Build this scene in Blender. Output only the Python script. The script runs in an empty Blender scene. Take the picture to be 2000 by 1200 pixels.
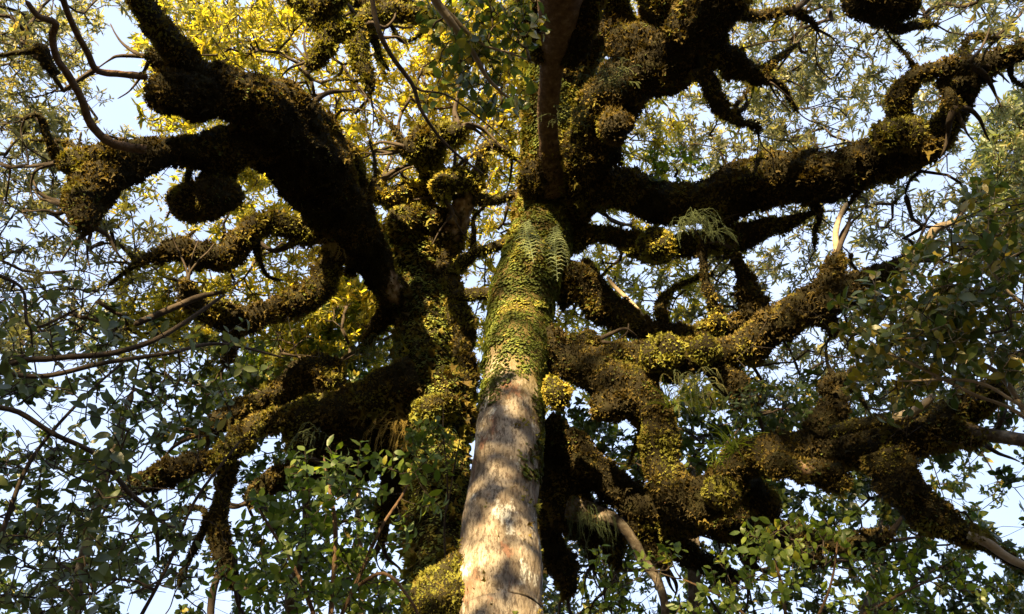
import bpy, math, random
import numpy as np
from mathutils import Vector, Matrix, noise as mn

random.seed(7)
RNG = np.random.default_rng(11)
R = math.radians
SC = bpy.context.scene
COL = SC.collection

# ------------------------------------------------------------------ camera
PITCH = R(52.0)
FPX = 1450.0
CAM = np.array([0.0, 0.0, 1.55])
cam_d = bpy.data.cameras.new('camera')
cam_d.sensor_width = 36.0
cam_d.lens = FPX / 2000.0 * 36.0
cam_d.clip_start = 0.05
cam_d.clip_end = 3000.0
cam = bpy.data.objects.new('camera', cam_d)
cam.location = CAM
cam.rotation_euler = (R(90) + PITCH, 0, 0)
COL.objects.link(cam)
SC.camera = cam

# ------------------------------------------------------------------ sky and sun
SUN_EL, SUN_LEFT = R(13.0), R(19.0)
SUN = np.array([-math.sin(SUN_LEFT) * math.cos(SUN_EL), -math.cos(SUN_LEFT) * math.cos(SUN_EL), math.sin(SUN_EL)])
world = bpy.data.worlds.new('World')
SC.world = world
world.use_nodes = True
wt = world.node_tree
wt.nodes.clear()
w_out = wt.nodes.new('ShaderNodeOutputWorld')
w_bg = wt.nodes.new('ShaderNodeBackground')
w_sky = wt.nodes.new('ShaderNodeTexSky')
w_sky.sky_type = 'NISHITA'
w_sky.sun_disc = False
w_sky.sun_elevation = SUN_EL
w_sky.sun_rotation = math.atan2(SUN[0], SUN[1])
w_sky.air_density = 1.0
w_sky.dust_density = 2.5
w_sky.ozone_density = 1.0
w_tc = wt.nodes.new('ShaderNodeTexCoord')
w_no = wt.nodes.new('ShaderNodeTexNoise')
w_no.inputs['Scale'].default_value = 2.2
w_no.inputs['Detail'].default_value = 4.0
w_mr = wt.nodes.new('ShaderNodeMapRange')
w_mr.inputs['From Min'].default_value = 0.35
w_mr.inputs['From Max'].default_value = 0.7
w_mr.inputs['To Min'].default_value = 0.62
w_mr.inputs['To Max'].default_value = 0.85
w_mx = wt.nodes.new('ShaderNodeMix')
w_mx.data_type = 'RGBA'
w_mx.inputs['B'].default_value = (2.85, 3.4, 4.75, 1.0)      # thin high cloud veil
wt.links.new(w_tc.outputs['Generated'], w_no.inputs['Vector'])
wt.links.new(w_no.outputs['Fac'], w_mr.inputs['Value'])
wt.links.new(w_mr.outputs['Result'], w_mx.inputs['Factor'])
wt.links.new(w_sky.outputs['Color'], w_mx.inputs['A'])
wt.links.new(w_mx.outputs['Result'], w_bg.inputs['Color'])
w_bg.inputs['Strength'].default_value = 0.055
wt.links.new(w_bg.outputs['Background'], w_out.inputs['Surface'])

sun_d = bpy.data.lights.new('sun', 'SUN')
sun_d.energy = 5.0
sun_d.angle = R(0.5)
sun_d.color = (1.0, 0.75, 0.38)
sun = bpy.data.objects.new('sun', sun_d)
sun.rotation_euler = Vector(SUN).to_track_quat('Z', 'Y').to_euler()
sun.location = (-10, -20, 25)
COL.objects.link(sun)

SC.view_settings.view_transform = 'Standard'
SC.view_settings.look = 'None'
SC.view_settings.gamma = 1.0
SC.view_settings.use_curve_mapping = False
SC.view_settings.exposure = 2.75
SC.cycles.max_bounces = 6
SC.cycles.diffuse_bounces = 3
SC.cycles.transmission_bounces = 4
SC.cycles.glossy_bounces = 2

# ------------------------------------------------------------------ coordinates
UNIT = 0.62                                   # metres per depth unit
FWD = np.array([0.0, math.cos(PITCH), math.sin(PITCH)])
UPV = np.array([0.0, -math.sin(PITCH), math.cos(PITCH)])
RGT = np.array([1.0, 0.0, 0.0])


def P(px, py, d):
    """photograph position and depth (units along the view axis) -> metres in the place"""
    px, py, d = np.broadcast_arrays(np.asarray(px, float), np.asarray(py, float), np.asarray(d, float))
    D = d * UNIT
    return CAM + D[..., None] * (FWD + ((px - 1000) / FPX)[..., None] * RGT + ((600 - py) / FPX)[..., None] * UPV)


def T1(py):                                   # depth of the pale trunk
    v = (600 - py) / FPX
    d = 8.0 / max(0.2, math.cos(PITCH) - math.sin(PITCH) * v)
    return d if d < 13 else 13 + (min(d, 17) - 13) * 0.5


def T2(py):                                   # depth of the mossy trunk behind it
    return float(np.interp(py, [400, 450, 600, 800, 1000, 1200, 1300], [15.6, 15.3, 14.6, 13.2, 11.9, 10.7, 10.2]))


# ------------------------------------------------------------------ meshes
def mesh_from(name, verts, tris=None, quads=None, mat=None, smooth=False, tone=None, midx=None):
    me = bpy.data.meshes.new(name)
    verts = np.ascontiguousarray(verts, dtype=np.float32)
    tris = np.zeros((0, 3), np.int32) if tris is None else np.asarray(tris, np.int32)
    quads = np.zeros((0, 4), np.int32) if quads is None else np.asarray(quads, np.int32)
    me.vertices.add(len(verts))
    me.vertices.foreach_set('co', verts.ravel())
    nl = tris.size + quads.size
    me.loops.add(nl)
    me.loops.foreach_set('vertex_index', np.concatenate([tris.ravel(), quads.ravel()]).astype(np.int32))
    me.polygons.add(len(tris) + len(quads))
    starts = np.concatenate([np.arange(len(tris)) * 3, tris.size + np.arange(len(quads)) * 4]).astype(np.int32)
    me.polygons.foreach_set('loop_start', starts)
    if smooth:
        me.polygons.foreach_set('use_smooth', np.ones(len(tris) + len(quads), bool))
    if tone is not None:
        a = me.attributes.new('tone', 'FLOAT', 'POINT')
        a.data.foreach_set('value', np.asarray(tone, np.float32))
    if mat:
        for m in (mat if isinstance(mat, (list, tuple)) else [mat]):
            me.materials.append(m)
    if midx is not None:
        me.polygons.foreach_set('material_index', np.asarray(midx, np.int32))
    me.update(calc_edges=True)
    me.validate()
    return me


def link(name, me, parent=None, loc=None, rot=None, scale=None):
    o = bpy.data.objects.new(name, me)
    COL.objects.link(o)
    if parent is not None:
        o.parent = parent
    if loc is not None:
        o.location = loc
    if rot is not None:
        o.rotation_euler = rot
    if scale is not None:
        o.scale = scale
    return o


def thing(name, label, cat, loc, group=None):
    o = bpy.data.objects.new(name, None)
    o.empty_display_size = 0.3
    COL.objects.link(o)
    o.location = [float(c) for c in loc]
    o['label'] = label
    o['category'] = cat
    if group:
        o['group'] = group
    return o


def base_of(o):
    """world position of an unrotated thing or part"""
    p = np.array(o.location[:], float)
    while o.parent is not None:
        o = o.parent
        p = p + np.array(o.location[:], float)
    return p


# ------------------------------------------------------------------ materials
def new_mat(name):
    m = bpy.data.materials.new(name)
    m.use_nodes = True
    nt = m.node_tree
    nt.nodes.clear()
    out = nt.nodes.new('ShaderNodeOutputMaterial')
    return m, nt, out


def ramp(nt, stops, interp='LINEAR'):
    r = nt.nodes.new('ShaderNodeValToRGB')
    cr = r.color_ramp
    cr.interpolation = interp
    while len(cr.elements) < len(stops):
        cr.elements.new(0.5)
    for e, (p, c) in zip(cr.elements, stops):
        e.position = p
        e.color = (*c, 1.0)
    return r


def leaf_mat(name, stops, transl=0.5, rough=0.45, spec=0.35, trans_tint=(1.6, 1.5, 0.55), rnd=0.25):
    m, nt, out = new_mat(name)
    at = nt.nodes.new('ShaderNodeAttribute')
    at.attribute_name = 'tone'
    oi = nt.nodes.new('ShaderNodeObjectInfo')
    ma = nt.nodes.new('ShaderNodeMath'); ma.operation = 'MULTIPLY_ADD'
    ma.inputs[1].default_value = rnd
    nt.links.new(oi.outputs['Random'], ma.inputs[0])
    nt.links.new(at.outputs['Fac'], ma.inputs[2])
    r = ramp(nt, stops)
    nt.links.new(ma.outputs[0], r.inputs[0])
    pr = nt.nodes.new('ShaderNodeBsdfPrincipled')
    pr.inputs['Roughness'].default_value = rough
    pr.inputs['Specular IOR Level'].default_value = spec
    nt.links.new(r.outputs[0], pr.inputs['Base Color'])
    tr = nt.nodes.new('ShaderNodeBsdfTranslucent')
    mu = nt.nodes.new('ShaderNodeMix'); mu.data_type = 'RGBA'; mu.blend_type = 'MULTIPLY'
    mu.inputs['Factor'].default_value = 1.0
    mu.inputs['B'].default_value = (*trans_tint, 1)
    nt.links.new(r.outputs[0], mu.inputs['A'])
    nt.links.new(mu.outputs['Result'], tr.inputs['Color'])
    mx = nt.nodes.new('ShaderNodeMixShader')
    mx.inputs[0].default_value = transl
    nt.links.new(pr.outputs[0], mx.inputs[1])
    nt.links.new(tr.outputs[0], mx.inputs[2])
    nt.links.new(mx.outputs[0], out.inputs['Surface'])
    return m


def plain_mat(name, stops, scale=6.0, rough=0.9, stretch=(1, 1, 1), bump=0.3, bump_scale=40.0, detail=6):
    m, nt, out = new_mat(name)
    tc = nt.nodes.new('ShaderNodeTexCoord')
    mp = nt.nodes.new('ShaderNodeMapping')
    mp.inputs['Scale'].default_value = stretch
    nt.links.new(tc.outputs['Object'], mp.inputs['Vector'])
    no = nt.nodes.new('ShaderNodeTexNoise')
    no.inputs['Scale'].default_value = scale
    no.inputs['Detail'].default_value = detail
    no.inputs['Roughness'].default_value = 0.65
    nt.links.new(mp.outputs[0], no.inputs['Vector'])
    r = ramp(nt, stops)
    nt.links.new(no.outputs['Fac'], r.inputs[0])
    pr = nt.nodes.new('ShaderNodeBsdfPrincipled')
    pr.inputs['Roughness'].default_value = rough
    pr.inputs['Specular IOR Level'].default_value = 0.15
    nt.links.new(r.outputs[0], pr.inputs['Base Color'])
    n2 = nt.nodes.new('ShaderNodeTexNoise')
    n2.inputs['Scale'].default_value = bump_scale
    n2.inputs['Detail'].default_value = 5
    nt.links.new(mp.outputs[0], n2.inputs['Vector'])
    b = nt.nodes.new('ShaderNodeBump')
    b.inputs['Strength'].default_value = bump
    b.inputs['Distance'].default_value = 0.02
    nt.links.new(n2.outputs['Fac'], b.inputs['Height'])
    nt.links.new(b.outputs[0], pr.inputs['Normal'])
    nt.links.new(pr.outputs[0], out.inputs['Surface'])
    return m


# canopy leaves: narrow, leathery, olive to yellow-green
M_CANOPY = leaf_mat('canopy_leaf', [(0.0, (0.055, 0.072, 0.030)), (0.30, (0.105, 0.125, 0.038)),
                                    (0.58, (0.185, 0.185, 0.042)), (0.85, (0.26, 0.235, 0.045)), (1.0, (0.34, 0.27, 0.05))],
                    transl=0.62, trans_tint=(2.75, 2.35, 0.60), rnd=0.12)
M_CANOPY_GREY = leaf_mat('grey_canopy_leaf', [(0.0, (0.070, 0.080, 0.052)), (0.35, (0.115, 0.125, 0.080)), (0.62, (0.165, 0.168, 0.095)), (0.85, (0.22, 0.205, 0.09)), (1.0, (0.30, 0.23, 0.08))],
                         transl=0.5, trans_tint=(2.0, 1.9, 0.85), rough=0.4, spec=0.5)
M_GREY = leaf_mat('grey_green_leaf', [(0.0, (0.035, 0.055, 0.030)), (0.5, (0.07, 0.095, 0.042)),
                                      (0.85, (0.13, 0.15, 0.06)), (1.0, (0.22, 0.18, 0.06))],
                  transl=0.40, trans_tint=(1.5, 1.5, 0.6), rough=0.38, spec=0.5)
M_FRESH = leaf_mat('fresh_leaf', [(0.0, (0.032, 0.058, 0.016)), (0.45, (0.062, 0.098, 0.022)),
                                  (0.8, (0.14, 0.18, 0.03)), (1.0, (0.28, 0.26, 0.04))],
                   transl=0.5, trans_tint=(1.9, 1.9, 0.5))
M_DARK = leaf_mat('dark_leaf', [(0.0, (0.022, 0.040, 0.016)), (0.5, (0.045, 0.070, 0.024)),
                                (0.85, (0.085, 0.11, 0.03)), (1.0, (0.26, 0.20, 0.03))],
                  transl=0.38, trans_tint=(1.6, 1.7, 0.6), rough=0.35, spec=0.5)
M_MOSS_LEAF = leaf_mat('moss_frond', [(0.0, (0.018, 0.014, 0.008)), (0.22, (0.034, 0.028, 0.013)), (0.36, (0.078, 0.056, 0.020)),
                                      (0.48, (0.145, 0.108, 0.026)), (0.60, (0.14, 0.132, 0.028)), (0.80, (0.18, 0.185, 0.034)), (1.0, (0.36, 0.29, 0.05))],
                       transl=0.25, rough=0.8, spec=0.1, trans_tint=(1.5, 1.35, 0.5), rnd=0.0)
M_GREEN_MOSS = leaf_mat('green_creeping_leaf', [(0.0, (0.030, 0.018, 0.010)), (0.25, (0.085, 0.045, 0.020)), (0.42, (0.060, 0.066, 0.018)),
                                               (0.65, (0.085, 0.110, 0.026)), (0.85, (0.150, 0.170, 0.034)), (1.0, (0.30, 0.26, 0.05))],
                        transl=0.22, rough=0.6, spec=0.2, trans_tint=(1.4, 1.4, 0.5), rnd=0.0)
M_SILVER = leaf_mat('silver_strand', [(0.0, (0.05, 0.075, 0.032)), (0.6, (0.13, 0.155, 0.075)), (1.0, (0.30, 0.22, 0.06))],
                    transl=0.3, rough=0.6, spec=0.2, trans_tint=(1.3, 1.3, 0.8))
M_MOSS_BODY = plain_mat('moss_bed', [(0.25, (0.005, 0.004, 0.002)), (0.5, (0.015, 0.012, 0.005)), (0.75, (0.028, 0.027, 0.008))],
                        scale=5.0, bump=1.0, bump_scale=35)
def add_bare(m):
    nt = m.node_tree
    pr = next(n for n in nt.nodes if n.type == 'BSDF_PRINCIPLED')
    src = pr.inputs['Base Color'].links[0].from_socket
    at = nt.nodes.new('ShaderNodeAttribute'); at.attribute_name = 'tone'
    tc = nt.nodes.new('ShaderNodeTexCoord')
    no = nt.nodes.new('ShaderNodeTexNoise'); no.inputs['Scale'].default_value = 14; no.inputs['Detail'].default_value = 8
    nt.links.new(tc.outputs['Object'], no.inputs['Vector'])
    r = ramp(nt, [(0.3, (0.10, 0.06, 0.035)), (0.5, (0.24, 0.16, 0.10)), (0.7, (0.40, 0.33, 0.25))])
    nt.links.new(no.outputs['Fac'], r.inputs[0])
    mx = nt.nodes.new('ShaderNodeMix'); mx.data_type = 'RGBA'
    nt.links.new(at.outputs['Fac'], mx.inputs['Factor'])
    nt.links.new(src, mx.inputs['A']); nt.links.new(r.outputs[0], mx.inputs['B'])
    nt.links.new(mx.outputs['Result'], pr.inputs['Base Color'])


add_bare(M_MOSS_BODY)
M_TWIG = plain_mat('twig_bark', [(0.3, (0.025, 0.019, 0.015)), (0.7, (0.065, 0.050, 0.038))], scale=9, bump=0.3)
M_TWIG_PALE = plain_mat('pale_twig_bark', [(0.3, (0.16, 0.12, 0.08)), (0.7, (0.36, 0.30, 0.22))], scale=9, bump=0.3)
M_BARK_BROWN = plain_mat('brown_bark', [(0.3, (0.05, 0.030, 0.018)), (0.55, (0.11, 0.070, 0.042)), (0.75, (0.20, 0.15, 0.11))],
                         scale=5, stretch=(3, 3, 0.7), bump=0.9, bump_scale=14)
M_BARK_GREY = plain_mat('grey_bark', [(0.3, (0.045, 0.034, 0.025)), (0.5, (0.10, 0.08, 0.062)), (0.7, (0.22, 0.20, 0.17))],
                        scale=14, bump=0.6, bump_scale=25)
M_SOIL = plain_mat('leaf_litter', [(0.3, (0.025, 0.018, 0.011)), (0.55, (0.06, 0.042, 0.024)), (0.75, (0.09, 0.075, 0.03))],
                   scale=3, bump=1.0, bump_scale=20)


def zof(py):
    return float(P(1000, py, T1(py))[2])


def pale_bark():
    """smooth pale bark: grey and tan mottling, white lichen, red-brown stains, moss film higher up"""
    m, nt, out = new_mat('pale_mottled_bark')
    N, L = nt.nodes.new, nt.links.new
    tc = N('ShaderNodeTexCoord')
    mp = N('ShaderNodeMapping'); mp.inputs['Scale'].default_value = (1, 1, 0.55)
    L(tc.outputs['Object'], mp.inputs['Vector'])

    def nz(scale, detail=6, rough=0.6, src=mp.outputs[0]):
        n = N('ShaderNodeTexNoise'); n.inputs['Scale'].default_value = scale
        n.inputs['Detail'].default_value = detail; n.inputs['Roughness'].default_value = rough
        L(src, n.inputs['Vector']); return n.outputs['Fac']

    def mr(src, a, b, c=0.0, d=1.0):
        n = N('ShaderNodeMapRange'); n.interpolation_type = 'SMOOTHSTEP'
        for k, v in zip(('From Min', 'From Max', 'To Min', 'To Max'), (a, b, c, d)):
            n.inputs[k].default_value = v
        L(src, n.inputs['Value']); return n.outputs['Result']

    def mixc(f, a, b):
        n = N('ShaderNodeMix'); n.data_type = 'RGBA'
        L(f, n.inputs['Factor'])
        if isinstance(a, tuple): n.inputs['A'].default_value = (*a, 1)
        else: L(a, n.inputs['A'])
        if isinstance(b, tuple): n.inputs['B'].default_value = (*b, 1)
        else: L(b, n.inputs['B'])
        return n.outputs['Result']

    def math_(op, a, b):
        n = N('ShaderNodeMath'); n.operation = op
        for i, v in enumerate((a, b)):
            if isinstance(v, (int, float)): n.inputs[i].default_value = v
            else: L(v, n.inputs[i])
        return n.outputs[0]

    c = mixc(mr(nz(6.0, 8, .7), 0.40, 0.60), (0.165, 0.135, 0.105), (0.34, 0.29, 0.235))
    c = mixc(mr(nz(7.0, 8, 0.75), 0.50, 0.64, 0, .85), c, (0.17, 0.13, 0.09))            # brown film
    c = mixc(mr(nz(5.5, 9, 0.7), 0.55, 0.63, 0, .9), c, (0.20, 0.10, 0.065))           # red-brown stains
    c = mixc(mr(nz(4.6, 10, 0.68), 0.55, 0.62), c, (0.50, 0.49, 0.455))             # white lichen
    # fine speckles and vertical cracks
    mp2 = N('ShaderNodeMapping'); mp2.inputs['Scale'].default_value = (1, 1, 0.35)
    L(tc.outputs['Object'], mp2.inputs['Vector'])
    fine = nz(48, 6, 0.72, mp2.outputs[0])
    c = mixc(mr(fine, 0.48, 0.58, 0.0, 0.75), c, (0.055, 0.038, 0.026))
    spk = nz(24, 7, 0.78)
    c = mixc(mr(spk, 0.53, 0.62, 0.0, 0.7), c, (0.10, 0.065, 0.045))
    # moss film growing with height
    sx = N('ShaderNodeSeparateXYZ'); L(tc.outputs['Object'], sx.inputs[0])
    h = mr(sx.outputs['Z'], zof(980), zof(620))
    hm = math_('ADD', h, math_('MULTIPLY', math_('SUBTRACT', nz(4.5, 8, 0.7), 0.5), 1.5))
    hm = math_('ADD', hm, math_('MULTIPLY', math_('SUBTRACT', sx.outputs['X'], 0.08), 0.8))
    c = mixc(mr(hm, 0.22, 0.85), c, (0.085, 0.064, 0.020))
    pr = N('ShaderNodeBsdfPrincipled')
    pr.inputs['Roughness'].default_value = 0.78
    pr.inputs['Specular IOR Level'].default_value = 0.2
    L(c, pr.inputs['Base Color'])
    b = N('ShaderNodeBump'); b.inputs['Strength'].default_value = 0.8; b.inputs['Distance'].default_value = 0.015
    L(math_('ADD', math_('MULTIPLY', fine, -0.7), nz(22, 6, 0.7)), b.inputs['Height'])
    L(b.outputs[0], pr.inputs['Normal'])
    L(pr.outputs[0], out.inputs['Surface'])
    return m


M_PALE = pale_bark()


# ------------------------------------------------------------------ tubes (trunks, limbs)
def spline(pts, step_fn):
    """Catmull-Rom through rows of pts (x,y,z,r), resampled"""
    pts = np.asarray(pts, float)
    n = len(pts)
    ext = np.vstack([2 * pts[0] - pts[1], pts, 2 * pts[-1] - pts[-2]])
    out = []
    for i in range(n - 1):
        p0, p1, p2, p3 = ext[i], ext[i + 1], ext[i + 2], ext[i + 3]
        seg = np.linalg.norm(p2[:3] - p1[:3])
        k = max(2, int(math.ceil(seg / step_fn(0.5 * (p1[3] + p2[3])))))
        t = (np.arange(k) / k)[:, None]
        out.append(0.5 * ((2 * p1) + (-p0 + p2) * t + (2 * p0 - 5 * p1 + 4 * p2 - p3) * t ** 2 + (-p0 + 3 * p1 - 3 * p2 + p3) * t ** 3))
    out.append(pts[-1:])
    out = np.vstack(out)
    out[:, 3] = np.maximum(out[:, 3], 0.002)
    return out


def tube(curve, sides, lump=0.0, lump_freq=1.0, fine=0.0, seed=0.0, cap0=False, cap1=True, squash=0.0):
    """verts, quads, tris and per-vertex normals of a tube along curve rows (x,y,z,r)"""
    c = curve[:, :3]
    r = curve[:, 3].copy()
    n = len(c)
    tan = np.gradient(c, axis=0)
    tan /= np.linalg.norm(tan, axis=1)[:, None] + 1e-9
    u = np.zeros_like(c)
    a = np.array([0, 0, 1.0]) if abs(tan[0, 2]) < 0.9 else np.array([1.0, 0, 0])
    u0 = np.cross(tan[0], a); u0 /= np.linalg.norm(u0)
    u[0] = u0
    for i in range(1, n):
        v = u[i - 1] - tan[i] * np.dot(u[i - 1], tan[i])
        u[i] = v / (np.linalg.norm(v) + 1e-9)
    w = np.cross(tan, u)
    if cap1:
        s = np.concatenate([[0], np.cumsum(np.linalg.norm(np.diff(c, axis=0), axis=1))])
        e = s[-1] - s
        m = np.clip(e / np.maximum(curve[-1, 3], 1e-4), 0, 1)
        r *= np.maximum(0.12, np.sqrt(1 - (1 - m) ** 2))
    if cap0:
        s = np.concatenate([[0], np.cumsum(np.linalg.norm(np.diff(c, axis=0), axis=1))])
        m = np.clip(s / np.maximum(curve[0, 3], 1e-4), 0, 1)
        r *= np.maximum(0.12, np.sqrt(1 - (1 - m) ** 2))
    th = np.linspace(0, 2 * math.pi, sides, endpoint=False)
    dirs = u[:, None, :] * np.cos(th)[None, :, None] + w[:, None, :] * np.sin(th)[None, :, None]
    rr = np.repeat(r[:, None], sides, 1)
    if lump > 0 or fine > 0:
        base = c[:, None, :] + dirs * rr[..., None]
        rad = np.maximum(curve[:, 3], 0.02)
        flat = base.reshape(-1, 3)
        f1 = lump_freq / float(np.median(rad))
        q = flat * (0.8 * f1) + seed
        q2 = flat * (2.6 * f1) + seed * 2
        dn = np.array([lump * mn.noise(Vector(p)) for p in q]) + np.array([lump * 0.42 * mn.noise(Vector(p)) for p in q2])
        if fine > 0:
            q3 = flat * (7.5 * f1)
            dn = dn + np.array([fine * mn.noise(Vector(p)) for p in q3])
        rr = rr * (1 + dn.reshape(rr.shape) * 1.6)
    verts = c[:, None, :] + dirs * rr[..., None]
    V = verts.reshape(-1, 3)
    i, j = np.meshgrid(np.arange(n - 1), np.arange(sides), indexing='ij')
    j2 = (j + 1) % sides
    q = np.stack([i * sides + j, i * sides + j2, (i + 1) * sides + j2, (i + 1) * sides + j], -1).reshape(-1, 4)
    nv = len(V)
    V = np.vstack([V, c[0], c[-1]])
    jj = np.arange(sides); kk = (jj + 1) % sides
    t0 = np.stack([np.full(sides, nv), kk, jj], -1)
    t1 = np.stack([np.full(sides, nv + 1), (n - 1) * sides + jj, (n - 1) * sides + kk], -1)
    return V, q, np.vstack([t0, t1])


# ------------------------------------------------------------------ moss fronds on a surface
def rot_frames(nrm):
    """random tangent frames for normals"""
    a = RNG.normal(size=nrm.shape)
    t = a - nrm * np.sum(a * nrm, 1)[:, None]
    t /= np.linalg.norm(t, axis=1)[:, None] + 1e-9
    return t, np.cross(nrm, t)


def noise_at(pts, freq, off=0.0):
    return np.array([mn.noise(Vector(p)) for p in (pts * freq + off)])


def scatter_moss(name, V, Q, parent, per_m2, size, tint, weight=None, droop=0.25, patch=2.2, broad=False, mat=None, spread=0.16):
    a, b, c_, d_ = (V[Q[:, k]] for k in range(4))
    cr = np.cross(c_ - a, d_ - b)
    area = 0.5 * np.linalg.norm(cr, axis=1)
    nrm = cr / (np.linalg.norm(cr, axis=1)[:, None] + 1e-12)
    cen = 0.25 * (a + b + c_ + d_)
    w = area.copy()
    if weight is not None:
        w = w * weight(cen, nrm)
    tot = w.sum()
    n = int(tot * per_m2)
    if n < 3:
        return None
    idx = RNG.choice(len(Q), n, p=w / tot)
    s, t = RNG.random((n, 1)), RNG.random((n, 1))
    pts = (a[idx] * (1 - s) + b[idx] * s) * (1 - t) + (d_[idx] * (1 - s) + c_[idx] * s) * t
    nn = nrm[idx]
    size = size * RNG.uniform(0.55, 1.5, n)
    # clumping: fronds grow longer in cushions
    cl = noise_at(pts, patch * 3.2, 9.0)
    size = size * np.clip(1 + 1.0 * cl, .78, 2.0)
    tA, tB = rot_frames(nn)
    lean = RNG.uniform(0.15, 0.9, n)[:, None]
    if broad:
        dirn = nn * 0.45 + tA * lean * 0.4 + np.array([0, 0, -0.75])
    else:
        dirn = nn + tA * lean + np.array([0, 0, -droop])
    dirn /= np.linalg.norm(dirn, axis=1)[:, None]
    side = np.cross(dirn, tA + 0.3 * nn + 1e-3); side /= np.linalg.norm(side, axis=1)[:, None] + 1e-9
    if broad:
        side = np.cross(dirn, nn); side /= np.linalg.norm(side, axis=1)[:, None] + 1e-9
    up = np.cross(side, dirn)
    L = size[:, None]
    base = pts - nn * 0.004
    if broad:                                  # small round overlapping leaves
        k = 6
        p0 = base
        p1 = base + dirn * L * 0.4 + side * L * 0.42
        p2 = base + dirn * L * 0.4 - side * L * 0.42
        p3 = base + dirn * L * 0.85 + side * L * 0.30 + up * L * 0.12
        p4 = base + dirn * L * 0.85 - side * L * 0.30 + up * L * 0.12
        p5 = base + dirn * L * 1.1 - nn * L * 0.1
        VV = np.stack([p0, p1, p2, p3, p4, p5], 1).reshape(-1, 3)
        T = np.array([[0, 1, 2], [1, 3, 4], [1, 4, 2], [3, 5, 4]])
    else:                                      # branching frond: two crossed blades, tips curling
        k = 7
        W = 0.20
        p0 = base + side * L * W * 0.5
        p1 = base - side * L * W * 0.5
        mid = base + dirn * L * 0.6
        p2 = mid + side * L * W
        p3 = mid - side * L * W + up * L * 0.1
        p4 = base + dirn * L * 1.0 + side * L * 0.42 - up * L * 0.1
        p5 = base + dirn * L * 1.1 - side * L * 0.35 + up * L * 0.18
        p6 = base + dirn * L * 0.75 + up * L * 0.55
        VV = np.stack([p0, p1, p2, p3, p4, p5, p6], 1).reshape(-1, 3)
        T = np.array([[0, 2, 1], [0, 4, 3], [1, 2, 5], [0, 6, 1]])
    tris = (np.arange(n)[:, None, None] * k + T[None]).reshape(-1, 3)
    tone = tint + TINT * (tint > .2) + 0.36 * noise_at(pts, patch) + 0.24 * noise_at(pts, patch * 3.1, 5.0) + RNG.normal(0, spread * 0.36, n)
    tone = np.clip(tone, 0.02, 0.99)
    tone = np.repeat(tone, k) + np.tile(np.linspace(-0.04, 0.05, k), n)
    off = base_of(parent)
    me = mesh_from(name, VV - off, tris, mat=mat or M_MOSS_LEAF, tone=np.clip(tone, 0, 1))
    o = link(name, me, parent)
    o['kind'] = 'stuff'
    return o


def unit3(v):
    return v / (np.linalg.norm(v) + 1e-12)


def to_px(p):
    q = np.asarray(p) - CAM
    d = q @ FWD
    d2 = np.where(np.abs(d) < 1e-6, 1e-6, d)
    return 1000 + FPX * (q @ RGT) / d2, 600 - FPX * (q @ UPV) / d2, d / UNIT


SEEDS = {}                                     # limb axes for the twig network of each tree
TINT = 0.0
LIMB_PTS = {}
TUFTS = [0]


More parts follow.
